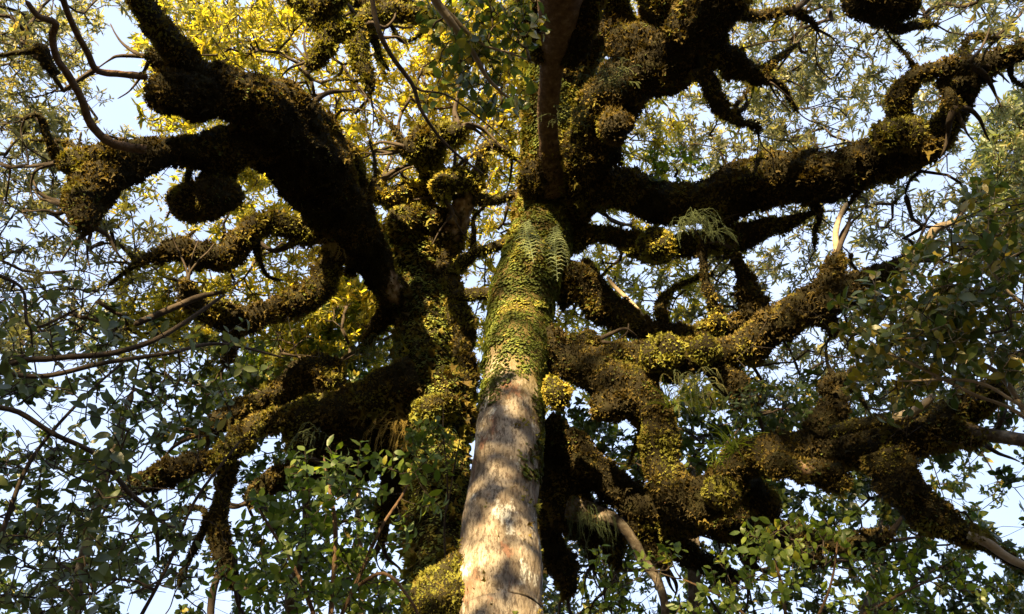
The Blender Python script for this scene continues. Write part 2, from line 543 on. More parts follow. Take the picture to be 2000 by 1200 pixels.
def limb(tree, pts, d0=None, d1=None, kind='moss', tint=0.40, name='branch', sides=None, lump=0.22, cap0=False, dens=1.0, tsize=1.0, seedtree=True, bare=()):
    """a limb along photograph positions (px, py, radius px[, depth]); depth runs from d0 to d1 if not given"""
    arr = np.array([list(p[:3]) for p in pts], float)
    if len(pts[0]) == 4:
        dd = np.array([p[3] for p in pts], float)
    else:
        s = np.concatenate([[0], np.cumsum(np.hypot(np.diff(arr[:, 0]), np.diff(arr[:, 1])))])
        dd = d0 + (d1 - d0) * (s / s[-1])
    W = P(arr[:, 0], arr[:, 1], dd)
    rad = arr[:, 2] * dd * UNIT / FPX
    if kind == 'moss':
        rad = rad * 0.87
    cv = spline(np.column_stack([W, rad]), lambda r: max(0.03, 0.22 * r + 0.012))
    rmax = rad.max()
    if name == 'moss_cushion':
        lump = .36
    if sides is None:
        sides = int(np.clip(rmax * 120, 10, 44)) if kind == 'moss' else int(np.clip(rmax * 300, 8, 28))
    if kind == 'moss':
        V, Q, T = tube(cv, sides, lump=lump, lump_freq=0.9, fine=0.11, seed=random.uniform(0, 50), cap0=cap0)
        mat = M_MOSS_BODY
    else:
        V, Q, T = tube(cv, sides, lump=0.07, lump_freq=0.6, fine=0.0, seed=random.uniform(0, 50), cap0=cap0)
        mat = {'pale': M_TWIG_PALE, 'twig': M_TWIG, 'brown': M_BARK_BROWN, 'grey': M_BARK_GREY}[kind]
    off = base_of(tree)
    spots = []
    for (bx, by, br, sx) in bare:              # places where the bark shows through the moss
        k = int(np.argmin(np.hypot(arr[:, 0] - bx, arr[:, 1] - by)))
        pm = dd[k] * UNIT / FPX
        x, y, _ = to_px(cv[:, :3])
        c = cv[int(np.argmin(np.hypot(x - bx, y - by))), :3] + (P(bx, by, dd[k]) - P(float(x[np.argmin(np.hypot(x - bx, y - by))]), float(y[np.argmin(np.hypot(x - bx, y - by))]), dd[k]))
        ax = unit3(P(bx + 10 * math.cos(sx), by + 10 * math.sin(sx), dd[k]) - P(bx, by, dd[k]))
        spots.append((c, ax, br * pm))

    def bareness(c):
        b = np.zeros(len(c))
        for (q, ax, rr) in spots:
            v = c - q
            al = v @ ax
            ds = np.sqrt((al / 2.6) ** 2 + np.maximum(0, (v * v).sum(1) - al ** 2) * .55)
            b = np.maximum(b, np.clip((1.15 - ds / rr + noise_at(c, 14.0, 2.0) * .5) * 4, 0, 1))
        return b
    me = mesh_from(name, V - off, T, Q, mat, smooth=True, tone=bareness(V) if spots else None)
    o = link(name, me, tree)
    if kind == 'moss':
        pxm = float(np.median(dd)) * UNIT / FPX          # metres per photo pixel there
        size = 5.5 * pxm * tsize
        if rmax / pxm < 16:
            size *= 0.7
            dens *= 1.3
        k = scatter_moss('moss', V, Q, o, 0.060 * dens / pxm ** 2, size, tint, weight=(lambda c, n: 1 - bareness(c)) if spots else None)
        if rmax / pxm > 20:
            scatter_moss('hanging_moss', V, Q, o, 0.0030 / pxm ** 2, 10 * pxm, tint, weight=lambda c, n: np.clip(-n[:, 2] + .1, 0, 1) * np.clip(noise_at(c, 2.5, 1.0) * 3 + .4, 0, 1) * (1 - bareness(c)), droop=2.2)
            scatter_moss('small_epiphytes', V, Q, o, 0.008 / pxm ** 2, 5.2 * pxm, .60, weight=lambda c, n: np.clip(noise_at(c, 1.7, 21.0) * 5 - .2, 0, 1) * (1 - bareness(c)), broad=True, mat=M_GREEN_MOSS)
    elif rmax * FPX / (float(np.median(dd)) * UNIT) > 5.5:
        pxm = float(np.median(dd)) * UNIT / FPX
        e0 = cv[0, :3]

        def wb(c, n):
            dist = np.linalg.norm(c - e0, axis=1) / (rmax * 3.2)
            return np.clip((1 - dist) * 2.5 + noise_at(c, 9.0, 3.0) * 2.2, 0, 1)
        scatter_moss('moss', V, Q, o, 0.045 / pxm ** 2, 6.0 * pxm, 0.45, weight=wb)
    if seedtree:
        SEEDS.setdefault(tree.name, []).append(cv[::3, :3])
        if kind == 'moss' and len(arr) > 4:
            LIMB_PTS.setdefault(tree.name, []).extend([(x, y, r, d, tint) for (x, y, r), d in zip(arr[2:-1], dd[2:-1])])
    if kind == 'moss' and seedtree and not cap0 and 3 <= arr[-1, 2] <= 26 and -10 < arr[-1, 0] < 2010 and arr[-1, 1] > -10:
        dx, dy = arr[-1, :2] - arr[-2, :2]
        a0 = math.atan2(dy, dx)
        for k in range(3):
            a = a0 + (k - 1) * random.uniform(.35, .9) + random.uniform(-.2, .2)
            r = min(9.0, arr[-1, 2] * .55) * random.uniform(.5, .9)
            x, y = arr[-1, :2] - 8 * np.array([math.cos(a0), math.sin(a0)])
            d = dd[-1]
            q = [(x, y, r, d)]
            for m in range(4):
                st = random.uniform(16, 34)
                a += random.gauss(0, .38)
                x += st * math.cos(a); y += st * math.sin(a); d += random.uniform(-.08, .22)
                q.append((x, y, max(1.2, r * (1 - (m + 1) / 4.6)), d))
            limb(tree, q, kind='twig', name='branchlet')
    return o


# ------------------------------------------------------------------ ground
def ground():
    n = 60
    g = np.sinh(np.linspace(-4.2, 4.2, n)) / math.sinh(4.2) * 900
    X, Y = np.meshgrid(g, g, indexing='ij')
    Z = np.array([0.35 * mn.noise(Vector((x * 0.12, y * 0.12, 3.0))) * (1 if math.hypot(x, y) > 2 else 0.2) for x, y in zip(X.ravel(), Y.ravel())])
    V = np.column_stack([X.ravel(), Y.ravel(), Z])
    i, j = np.meshgrid(np.arange(n - 1), np.arange(n - 1), indexing='ij')
    Q = np.stack([i * n + j, (i + 1) * n + j, (i + 1) * n + j + 1, i * n + j + 1], -1).reshape(-1, 4)
    o = link('ground', mesh_from('ground', V, None, Q, M_SOIL, smooth=True))
    o['kind'] = 'structure'


ground()

# ------------------------------------------------------------------ the pale-barked tree
b1 = P(975, 1200, T1(1200)); b1[2] = -0.05
tree_a = thing('tree', 'tall tree with smooth pale mottled trunk in the centre and heavy mossy limbs reaching right', 'tree', b1)


def trunk_a():
    rows = [(1270, 976, 90), (1200, 975, 84), (1100, 974, 80), (1000, 978, 72), (900, 991, 66), (800, 998, 62.5), (700, 1006, 60),
            (600, 1019, 61), (520, 1042, 63), (440, 1060, 57), (360, 1072, 54), (280, 1082, 60), (200, 1086, 62), (100, 1092, 66), (0, 1098, 70), (-90, 1100, 60)]
    pts = []
    for py, px, r in rows:
        d = T1(py)
        w = P(px, py, d)
        pts.append([*w, r * d * UNIT / FPX])
    lo = pts[0]
    foot = [[lo[0], lo[1], -0.1, lo[3] * 1.5], [lo[0], lo[1], 0.6, lo[3] * 1.18], [lo[0], lo[1], 2.0, lo[3] * 1.04]]
    cv = spline(np.array(foot + pts), lambda r: 0.055)
    V, Q, T = tube(cv, 80, lump=0.06, lump_freq=0.9, fine=0.012, seed=3.3)
    # a horizontal wrinkle and a few swellings
    off = base_of(tree_a)
    o = link('trunk', mesh_from('trunk', V - off, T, Q, M_PALE, smooth=True), tree_a)
    SEEDS.setdefault(tree_a.name, []).append(cv[60::6, :3])
    z_hi, z_lo = zof(640), zof(860)

    def wgt(c, n):
        h = np.clip((c[:, 2] - z_lo) / (z_hi - z_lo), 0, 1)
        nz = noise_at(c, 3.0, 2.0) * 0.95 + noise_at(c, 8.0, 4.0) * 0.6
        right = np.where(n[:, 0] > 0, n[:, 0] * .75, n[:, 0] * .30) * (c[:, 2] > zof(960))
        x = 1.9 * h + nz + right - 0.55
        return np.clip(x * 2.4, 0, 1) ** 1.3
    px1 = 12.5 * UNIT / FPX
    scatter_moss('moss', V, Q, o, 0.085 / px1 ** 2, 6.0 * px1, 0.68, weight=wgt, broad=True, patch=2.6, spread=0.2, mat=M_GREEN_MOSS)

    def wgt2(c, n):                            # shaggier moss: upper trunk, left bulge low down
        h = np.clip((c[:, 2] - zof(600)) / 1.5, 0, 1)
        return h * np.clip(0.5 + noise_at(c, 2.0, 8.0) * 2, 0, 1)
    scatter_moss('moss', V, Q, o, 0.030 / px1 ** 2, 8 * px1, 0.58, weight=wgt2)

    def wgt3(c, n):                            # thin moss film creeping down the edges of the bark
        nz = noise_at(c, 5.0, 12.0) + 0.5 * noise_at(c, 14.0)
        return np.clip((nz + np.abs(n[:, 0]) * 0.5 - 0.62) * 4, 0, 1) * (c[:, 2] > 3.2)
    scatter_moss('moss', V, Q, o, 0.030 / px1 ** 2, 4.5 * px1, 0.60, weight=wgt3)
    return o


trunk_a()
A = tree_a
# moss cushions on the pale trunk
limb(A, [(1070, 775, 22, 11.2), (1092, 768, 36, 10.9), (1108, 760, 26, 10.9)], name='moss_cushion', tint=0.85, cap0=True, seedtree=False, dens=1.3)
limb(A, [(925, 1095, 22, 8.9), (885, 1130, 48, 8.8), (862, 1185, 62, 8.5), (855, 1260, 66, 8.2)], name='moss_cushion', tint=0.56, cap0=True, seedtree=False, dens=1.3)
limb(A, [(1030, 370, 30, 14.2), (1060, 345, 40, 13.6), (1095, 360, 25, 13.8)], name='moss_cushion', tint=0.50, cap0=True, seedtree=False)
# bare brown stem in front
limb(A, [(1078, 372, 24, 13.7), (1073, 300, 21, 13.0), (1070, 220, 20, 12.4), (1075, 160, 22, 11.9), (1083, 100, 27, 11.4), (1090, 40, 38, 10.9), (1098, -60, 52, 10.2)], kind='brown', sides=28)
limb(A, [(1065, 110, 30, 11.6), (1055, 40, 45, 11.2), (1050, -40, 55, 10.8)], tint=0.36)
limb(A, [(1105, 120, 30, 11.5), (1130, 40, 40, 11.0), (1150, -50, 50, 10.6)], tint=0.36)
# great right limb
limb(A, [(1090, 420, 50), (1150, 375, 46), (1210, 372, 44), (1280, 392, 44), (1360, 398, 44), (1430, 380, 52), (1490, 352, 58), (1560, 352, 56), (1640, 338, 50), (1710, 312, 48), (1780, 296, 46), (1825, 272, 36), (1858, 230, 28), (1885, 170, 32), (1925, 130, 30), (1975, 108, 22), (2040, 85, 17)], 14.2, 11.0, tint=0.36)
limb(A, [(1745, 280, 28), (1752, 225, 25), (1762, 175, 24), (1800, 145, 19), (1850, 132, 18), (1900, 128, 20)], 11.9, 11.1, tint=0.46)
limb(A, [(1838, 155, 13), (1852, 185, 13), (1868, 215, 16)], 11.4, 11.2, tint=0.40)
limb(A, [(1700, 270, 28), (1760, 262, 30), (1810, 258, 24)], 11.6, 11.3, tint=0.50, name='moss_cushion', cap0=True, seedtree=False)
# upper right limb
limb(A, [(1100, 420, 40), (1140, 340, 50), (1165, 270, 56), (1190, 200, 58), (1240, 155, 55), (1300, 130, 58), (1345, 80, 62), (1385, 20, 62), (1440, -50, 55)], 14.3, 10.6, tint=0.33)
limb(A, [(1170, 262, 36), (1205, 245, 44), (1232, 235, 30)], 12.6, 12.2, tint=0.32, name='moss_cushion', cap0=True, seedtree=False)
limb(A, [(1120, 150, 42), (1145, 90, 40), (1190, 60, 40), (1240, 90, 48), (1300, 100, 40)], 13.4, 12.0, tint=0.36)
limb(A, [(1230, 70, 30), (1210, 20, 30), (1180, -40, 36)], 13.0, 12.2, tint=0.50)
limb(A, [(1280, 50, 40), (1290, 0, 50), (1300, -50, 50)], 12.6, 11.9, tint=0.42)
limb(A, [(1360, 110, 34), (1400, 105, 28), (1440, 128, 26), (1475, 148, 18), (1500, 158, 10)], 11.4, 11.6, tint=0.45)
limb(A, [(1480, 148, 10), (1515, 118, 9), (1540, 100, 7), (1556, 85, 4)], 11.5, 11.8, tint=0.62)
limb(A, [(1490, 150, 8), (1530, 170, 7), (1545, 200, 6), (1560, 220, 3)], 11.6, 11.9, tint=0.62)
limb(A, [(1370, 130, 20), (1388, 175, 19), (1410, 212, 15), (1440, 238, 9), (1475, 246, 6), (1483, 272, 3)], 11.4, 11.9, tint=0.38)
limb(A, [(1400, 15, 26), (1440, 25, 14), (1490, 32, 10), (1545, 22, 8), (1580, 38, 7), (1600, 62, 4)], 11.0, 11.8, tint=0.42)
limb(A, [(1545, 22, 7), (1570, 5, 6), (1590, -20, 7)], 11.5, 11.6, kind='grey')
limb(A, [(1650, -20, 40), (1700, 0, 46), (1745, 5, 42), (1790, -25, 38)], 11.6, 11.4, tint=0.36, cap0=True)
limb(A, [(1745, 20, 14), (1750, 55, 13), (1785, 52, 9), (1835, 48, 4)], 11.5, 11.8, tint=0.50)
# third: rust cushion branch below the great limb
limb(A, [(1100, 478, 32), (1150, 462, 19), (1195, 460, 18), (1235, 475, 26), (1285, 487, 30), (1330, 478, 26), (1380, 470, 24), (1440, 466, 26), (1490, 448, 22), (1535, 440, 15), (1565, 425, 11), (1600, 412, 5)], 14.2, 12.8, tint=0.47)
limb(A, [(1245, 478, 24, 13.3), (1285, 480, 31, 13.1), (1315, 492, 22, 13.1)], tint=0.80, name='moss_cushion', cap0=True, seedtree=False)
# fourth
limb(A, [(1080, 560, 45), (1135, 545, 40), (1165, 590, 38), (1215, 618, 32), (1262, 645, 24), (1330, 652, 21), (1400, 645, 21), (1440, 628, 22), (1468, 605, 30), (1464, 572, 26), (1452, 535, 15), (1436, 508, 10), (1430, 480, 7)], 13.6, 12.9, tint=0.42)
limb(A, [(1145, 530, 30, 13.5), (1140, 555, 26, 13.3)], tint=0.44, name='moss_cushion', cap0=True, seedtree=False)
limb(A, [(1405, 640, 16), (1392, 590, 13), (1378, 545, 9), (1374, 490, 10), (1390, 440, 9)], 13.1, 12.9, tint=0.40)
limb(A, [(1300, 640, 10), (1290, 600, 14), (1310, 570, 9), (1350, 548, 6), (1395, 535, 4)], 13.3, 13.6, tint=0.62)
limb(A, [(1265, 640, 9), (1240, 600, 5), (1200, 560, 4), (1185, 540, 3)], 13.3, 13.9, kind='pale')
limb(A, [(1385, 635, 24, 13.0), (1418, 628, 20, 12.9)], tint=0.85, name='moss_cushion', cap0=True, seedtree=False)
# fifth: long rising right limb
limb(A, [(1060, 670, 40), (1110, 690, 34), (1165, 700, 24), (1225, 692, 28), (1290, 705, 40), (1350, 695, 36), (1410, 690, 32), (1460, 672, 36), (1510, 636, 42), (1570, 605, 40), (1630, 580, 34), (1690, 553, 29), (1740, 525, 20), (1785, 505, 14)], 12.4, 10.6, tint=0.42)
limb(A, [(1775, 510, 12), (1805, 478, 10), (1830, 446, 8), (1865, 432, 5), (1890, 400, 3)], 10.6, 10.2, kind='pale')
limb(A, [(1610, 575, 22), (1628, 530, 22), (1636, 495, 17)], 11.0, 11.2, tint=0.46)
limb(A, [(1635, 500, 6), (1632, 460, 6), (1640, 425, 5), (1655, 395, 4)], 11.2, 11.4, kind='pale')
limb(A, [(1255, 700, 34, 11.6), (1300, 698, 42, 11.4), (1330, 712, 26, 11.4)], tint=0.62, name='moss_cushion', cap0=True, seedtree=False)
limb(A, [(1345, 690, 24, 11.3), (1378, 684, 30, 11.2), (1405, 694, 20, 11.2)], tint=0.60, name='moss_cushion', cap0=True, seedtree=False)
limb(A, [(1600, 600, 30), (1625, 640, 14), (1625, 660, 8)], 11.0, 11.2, tint=0.36)
limb(A, [(1120, 690, 30), (1150, 665, 22), (1170, 668, 14)], 12.3, 12.5, tint=0.40)
# sixth: arching limb that dips and runs right
limb(A, [(1075, 690, 36), (1130, 715, 34), (1190, 740, 44), (1245, 775, 48), (1285, 830, 42), (1290, 900, 42), (1310, 955, 46), (1360, 975, 48), (1410, 950, 46), (1450, 900, 44), (1510, 880, 42), (1580, 880, 42), (1650, 875, 42), (1720, 866, 44), (1790, 850, 50), (1850, 820, 44), (1905, 785, 30), (1965, 750, 18)], 12.2, 8.6, tint=0.40)
limb(A, [(1175, 760, 34), (1200, 800, 42), (1205, 825, 26)], 11.5, 11.3, tint=0.36, name='moss_cushion', cap0=True, seedtree=False)
limb(A, [(1375, 965, 40, 10.3), (1410, 965, 42, 10.2), (1425, 985, 26, 10.2)], tint=0.62, name='moss_cushion', cap0=True, seedtree=False)
limb(A, [(1720, 880, 46), (1745, 930, 46), (1790, 985, 42), (1850, 1025, 33), (1905, 1050, 21), (1960, 1085, 13), (2030, 1120, 9)], 9.2, 8.4, tint=0.36)
limb(A, [(1890, 1045, 8), (1930, 1062, 9), (1970, 1090, 8), (2030, 1118, 7)], 8.5, 8.1, kind='pale')
limb(A, [(1500, 905, 26), (1580, 925, 20), (1640, 940, 30), (1660, 952, 24)], 9.9, 9.5, tint=0.34, cap0=True)
limb(A, [(1490, 905, 30), (1570, 918, 22), (1650, 916, 18)], 9.75, 9.45, tint=0.34, cap0=True, bare=[(1575, 920, 11, 0.05)])
limb(A, [(1390, 700, 30), (1425, 740, 30), (1455, 775, 30), (1470, 800, 18)], 11.6, 11.3, tint=0.38)
limb(A, [(1590, 850, 30), (1625, 805, 30), (1632, 770, 22), (1610, 755, 13), (1640, 738, 12), (1670, 762, 7), (1695, 800, 4)], 9.8, 10.0, tint=0.44)
limb(A, [(1620, 845, 14), (1680, 830, 14), (1740, 818, 13)], 9.3, 9.1, tint=0.45)
limb(A, [(1735, 820, 7), (1775, 808, 9), (1805, 790, 8), (1828, 768, 6)], 9.0, 8.8, kind='pale')
limb(A, [(1875, 835, 14), (1920, 848, 14), (1960, 855, 13), (2040, 865, 14)], 8.8, 8.3, kind='grey')
limb(A, [(1850, 830, 34), (1890, 850, 26), (1920, 855, 20)], 8.9, 8.7, tint=0.34)
# seventh: low dark limbs right of the trunk
limb(A, [(1060, 830, 36), (1110, 870, 38), (1160, 920, 38), (1215, 965, 36), (1280, 995, 38), (1360, 1010, 40), (1440, 1015, 40), (1510, 1030, 24), (1580, 1050, 20), (1660, 1065, 22), (1740, 1050, 16)], 12.2, 11.2, tint=0.34)
limb(A, [(1065, 860, 34), (1095, 930, 50), (1120, 1000, 44), (1150, 1050, 22), (1160, 1110, 8)], 12.4, 12.0, tint=0.34, bare=[(1092, 880, 18, 1.3)])
limb(A, [(1060, 1050, 26), (1090, 1090, 34), (1105, 1130, 24), (1110, 1170, 10)], 12.8, 12.6, tint=0.32)
limb(A, [(1110, 990, 22), (1160, 1005, 20), (1205, 1018, 11), (1240, 1062, 10), (1255, 1095, 11), (1282, 1130, 9), (1298, 1180, 8), (1300, 1240, 8)], 11.8, 10.8, kind='grey')
limb(A, [(1230, 1010, 30), (1260, 1060, 26), (1290, 1100, 22)], 11.9, 11.9, tint=0.34)
limb(A, [(1440, 1020, 30), (1462, 1065, 28), (1468, 1100, 20)], 11.4, 11.4, tint=0.33)
limb(A, [(1460, 940, 32), (1490, 985, 30), (1500, 1020, 24)], 10.8, 11.0, tint=0.36)

limb(A, [(1150, 990, 30), (1190, 1050, 26), (1205, 1115, 14)], 12.3, 12.2, tint=0.33)
limb(A, [(1290, 1010, 32), (1330, 1070, 26), (1395, 1110, 20), (1450, 1128, 9)], 11.9, 12.2, tint=0.33)
limb(A, [(1055, 930, 28), (1078, 1000, 34), (1068, 1055, 20)], 12.9, 12.8, tint=0.33)
limb(A, [(1480, 1040, 26), (1545, 1082, 18), (1630, 1100, 8)], 11.6, 12.0, tint=0.34)

# ------------------------------------------------------------------ the mossy tree behind it
b2 = P(860, 1200, T2(1200)); b2[2] = -0.05
tree_b = thing('tree', 'moss-wrapped tree standing behind and left of the pale trunk, thick dark limbs reaching left', 'tree', b2)
B = tree_b


def trunk_b():
    rows = [(1300, 862, 66), (1200, 862, 62), (1100, 858, 60), (1000, 856, 58), (900, 856, 58), (820, 852, 60), (740, 842, 60), (660, 830, 58), (590, 824, 58), (520, 818, 46), (460, 810, 56), (420, 815, 48)]
    pts = []
    for py, px, r in rows:
        d = T2(py)
        pts.append([*P(px, py, d), r * d * UNIT / FPX])
    lo = pts[0]
    foot = [[lo[0], lo[1], -0.1, lo[3] * 1.4], [lo[0], lo[1], 1.0, lo[3] * 1.1]]
    cv = spline(np.array(foot + pts), lambda r: 0.07)
    V, Q, T = tube(cv, 60, lump=0.13, lump_freq=1.0, fine=0.05, seed=8.1)
    o = link('trunk', mesh_from('trunk', V - base_of(B), T, Q, M_MOSS_BODY, smooth=True), B)
    SEEDS.setdefault(B.name, []).append(cv[50::6, :3])
    px1 = 13.5 * UNIT / FPX
    scatter_moss('moss', V, Q, o, 0.058 / px1 ** 2, 5.6 * px1, 0.68, weight=lambda c, n: (c[:, 2] > 3) * 1.0, broad=True, patch=2.4, spread=0.2, mat=M_GREEN_MOSS)
    scatter_moss('moss', V, Q, o, 0.014 / px1 ** 2, 10 * px1, 0.50, weight=lambda c, n: (c[:, 2] > 3) * 1.0)


trunk_b()
limb(B, [(895, 850, 38), (897, 780, 36), (898, 700, 33), (892, 630, 35), (880, 575, 28), (868, 520, 26), (862, 470, 40), (850, 430, 44)], 13.1, 15.2, tint=0.50, name='stem')
limb(B, [(812, 822, 22, 12.7), (850, 800, 34, 12.5), (890, 808, 28, 12.6)], tint=0.66, name='moss_cushion', cap0=True, seedtree=False, dens=1.3)
limb(B, [(770, 460, 34, 15.0), (800, 440, 50, 14.9), (850, 440, 46, 15.0), (880, 450, 34, 15)], tint=0.42, name='moss_cushion', cap0=True, seedtree=False)
# short pale lit arm at the top
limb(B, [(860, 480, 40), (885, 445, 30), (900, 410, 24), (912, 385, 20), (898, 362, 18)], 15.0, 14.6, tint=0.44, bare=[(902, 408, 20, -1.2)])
limb(B, [(935, 375, 18), (915, 355, 22), (880, 355, 24), (860, 372, 20), (872, 395, 12)], 14.6, 14.3, tint=0.95)  # raised gold tints on this and the next few pieces stand in for sunlight
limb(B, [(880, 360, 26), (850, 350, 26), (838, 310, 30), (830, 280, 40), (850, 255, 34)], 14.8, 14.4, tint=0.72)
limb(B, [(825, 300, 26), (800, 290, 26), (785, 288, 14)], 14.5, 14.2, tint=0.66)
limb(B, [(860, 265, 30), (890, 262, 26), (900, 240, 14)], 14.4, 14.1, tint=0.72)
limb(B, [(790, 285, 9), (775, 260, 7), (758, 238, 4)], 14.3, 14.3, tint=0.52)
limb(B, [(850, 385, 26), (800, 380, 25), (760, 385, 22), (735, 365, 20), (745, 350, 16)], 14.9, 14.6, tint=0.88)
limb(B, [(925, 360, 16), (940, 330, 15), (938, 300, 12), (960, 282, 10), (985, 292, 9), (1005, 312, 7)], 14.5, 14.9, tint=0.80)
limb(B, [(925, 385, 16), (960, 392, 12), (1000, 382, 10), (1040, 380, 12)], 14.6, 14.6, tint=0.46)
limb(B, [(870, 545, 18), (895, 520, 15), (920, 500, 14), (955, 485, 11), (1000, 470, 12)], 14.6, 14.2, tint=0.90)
limb(B, [(890, 580, 16), (930, 575, 14), (975, 572, 12)], 14.2, 13.8, tint=0.42)
# great left limb
limb(B, [(800, 610, 24, 14.5), (755, 560, 33, 14.0), (705, 480, 46, 13.4), (655, 405, 66, 12.7), (610, 330, 84, 12.0), (555, 255, 80, 11.3), (500, 200, 66, 10.8), (440, 180, 56, 10.5), (375, 178, 54, 10.2), (320, 180, 50, 10.0), (285, 168, 28, 9.9)], tint=0.30, dens=1.15, bare=[(752, 545, 17, 1.05)])
limb(B, [(700, 480, 40, 14.0), (690, 400, 34, 13.4), (680, 330, 30, 12.9), (640, 260, 30, 12.2), (600, 215, 26, 11.6)], tint=0.34)
limb(B, [(500, 330, 60), (530, 270, 70), (560, 240, 50)], 11.3, 11.4, tint=0.28, cap0=True)
limb(B, [(400, 165, 40), (360, 120, 34), (325, 75, 32), (290, 30, 28), (262, -30, 28)], 10.3, 9.3, tint=0.38)
limb(B, [(340, 120, 26), (300, 110, 20), (285, 112, 12)], 10.2, 10.2, tint=0.34)
# second left limb and its knobs
limb(B, [(520, 270, 50), (450, 290, 42), (390, 302, 36), (330, 298, 32), (270, 308, 38), (225, 325, 44), (190, 362, 48), (165, 400, 38), (175, 448, 14)], 11.2, 9.3, tint=0.32)
limb(B, [(235, 300, 30), (180, 315, 28), (140, 318, 26), (112, 315, 16)], 9.8, 9.6, tint=0.45)
limb(B, [(150, 400, 34), (125, 405, 20)], 9.5, 9.5, tint=0.38)
limb(B, [(430, 320, 26), (415, 360, 30), (400, 385, 30)], 11.0, 10.7, tint=0.34)
limb(B, [(335, 372, 22), (358, 392, 36), (400, 396, 42), (440, 384, 44), (472, 388, 26)], 10.8, 10.7, tint=0.33, name='moss_cushion', cap0=True, lump=.38)
limb(B, [(285, 292, 9), (240, 286, 9), (205, 272, 8.5), (175, 238, 8), (160, 195, 7.5), (135, 150, 7.5), (112, 115, 7), (102, 75, 7), (108, 45, 6.5), (75, 32, 6), (50, 0, 5)], 9.5, 8.0, kind='brown')
limb(B, [(285, 150, 7), (235, 145, 6.5), (190, 138, 6.5), (172, 105, 6), (150, 65, 6), (132, 25, 6), (115, -25, 5.5)], 9.8, 8.2, kind='brown')
limb(B, [(110, 145, 11), (90, 120, 14), (80, 95, 14), (60, 100, 8), (20, 105, 5), (-30, 112, 5)], 8.8, 8.6, tint=0.40)
limb(B, [(110, 310, 10), (90, 260, 9), (75, 225, 6), (40, 235, 5)], 9.6, 9.3, tint=0.42)
# branches below the great limb
limb(B, [(700, 480, 32), (640, 455, 28), (585, 450, 27), (540, 438, 25), (500, 442, 25), (470, 468, 27), (445, 500, 27), (400, 498, 26), (350, 490, 25), (310, 498, 17), (275, 512, 11), (240, 535, 6), (210, 560, 3)], 13.6, 11.8, tint=0.46)
limb(B, [(660, 470, 22), (645, 510, 27), (630, 555, 31), (585, 590, 30), (530, 608, 28), (475, 625, 27), (425, 620, 26), (385, 600, 22), (366, 570, 17), (368, 545, 9)], 13.5, 11.6, tint=0.46)
limb(B, [(680, 520, 22, 13.6), (695, 535, 20, 13.7)], tint=0.45, name='moss_cushion', cap0=True, seedtree=False)
limb(B, [(765, 590, 20), (745, 625, 20), (722, 660, 14), (705, 690, 8)], 14.4, 14.4, tint=0.36)
limb(B, [(460, 635, 20), (455, 665, 17), (450, 690, 12), (440, 720, 6)], 12.2, 12.3, tint=0.38)
limb(B, [(440, 570, 3), (390, 580, 6), (330, 605, 6.5), (260, 635, 6)], 11.4, 10.6, kind='twig')
limb(B, [(585, 470, 7), (540, 490, 5), (515, 480, 4), (500, 460, 3)], 13.2, 13.4, kind='twig')
# low left limbs
limb(B, [(810, 745, 50), (760, 760, 45), (700, 785, 42), (650, 800, 38), (605, 820, 36), (585, 860, 30), (582, 895, 18)], 13.2, 12.3, tint=0.44)
limb(B, [(620, 800, 34), (560, 815, 26), (505, 830, 26), (460, 868, 27), (425, 900, 25), (380, 908, 25), (330, 922, 28), (285, 940, 24), (255, 962, 12)], 12.6, 11.4, tint=0.44)
limb(B, [(555, 745, 26), (590, 740, 42), (640, 735, 46), (675, 740, 26)], 13.2, 13.4, tint=0.42, name='moss_cushion', cap0=True)
limb(B, [(700, 790, 40), (670, 840, 44), (660, 890, 46), (650, 930, 26)], 13.0, 12.8, tint=0.36)
limb(B, [(620, 850, 34), (600, 890, 30)], 12.8, 12.8, tint=0.36)
limb(B, [(600, 760, 34), (540, 775, 32), (490, 790, 24), (430, 825, 26), (400, 850, 18)], 13.5, 12.9, tint=0.46)
limb(B, [(700, 930, 30), (730, 880, 40), (770, 840, 40), (820, 800, 40)], 13.8, 13.6, tint=0.34)
limb(B, [(780, 880, 36), (770, 960, 30), (750, 1010, 20), (745, 1060, 12)], 13.6, 13.6, tint=0.33)
limb(B, [(640, 910, 26), (560, 930, 28), (520, 950, 22), (480, 985, 12)], 13.2, 12.9, tint=0.38)
limb(B, [(450, 900, 22), (440, 950, 16), (428, 1000, 19), (432, 1060, 22), (445, 1110, 20), (462, 1150, 12)], 12.2, 12.0, tint=0.36)
limb(B, [(440, 955, 12), (410, 1010, 8), (385, 1060, 9), (360, 1115, 6), (350, 1150, 3)], 12.1, 12.0, tint=0.40)
limb(B, [(430, 1110, 6), (415, 1160, 7), (410, 1230, 7)], 12.0, 11.6, kind='twig')
# top middle cluster
limb(B, [(870, 45, 14), (830, 30, 20), (780, 25, 20), (735, 30, 22), (705, 50, 26), (700, 90, 22), (712, 135, 17), (722, 165, 11), (722, 188, 4)], 13.0, 12.0, tint=0.66)
limb(B, [(560, -30, 14), (600, 10, 24), (640, 45, 30), (680, 65, 28), (710, 60, 20)], 12.6, 12.4, tint=0.66)
limb(B, [(650, 60, 24), (635, 95, 22), (612, 125, 17), (598, 115, 9)], 12.4, 12.3, tint=0.68)
limb(B, [(620, 20, 26), (650, 0, 24), (670, -30, 20)], 12.4, 12.2, tint=0.52)
limb(B, [(690, 0, 14), (730, 12, 16), (790, 0, 14)], 12.8, 12.9, tint=0.46)

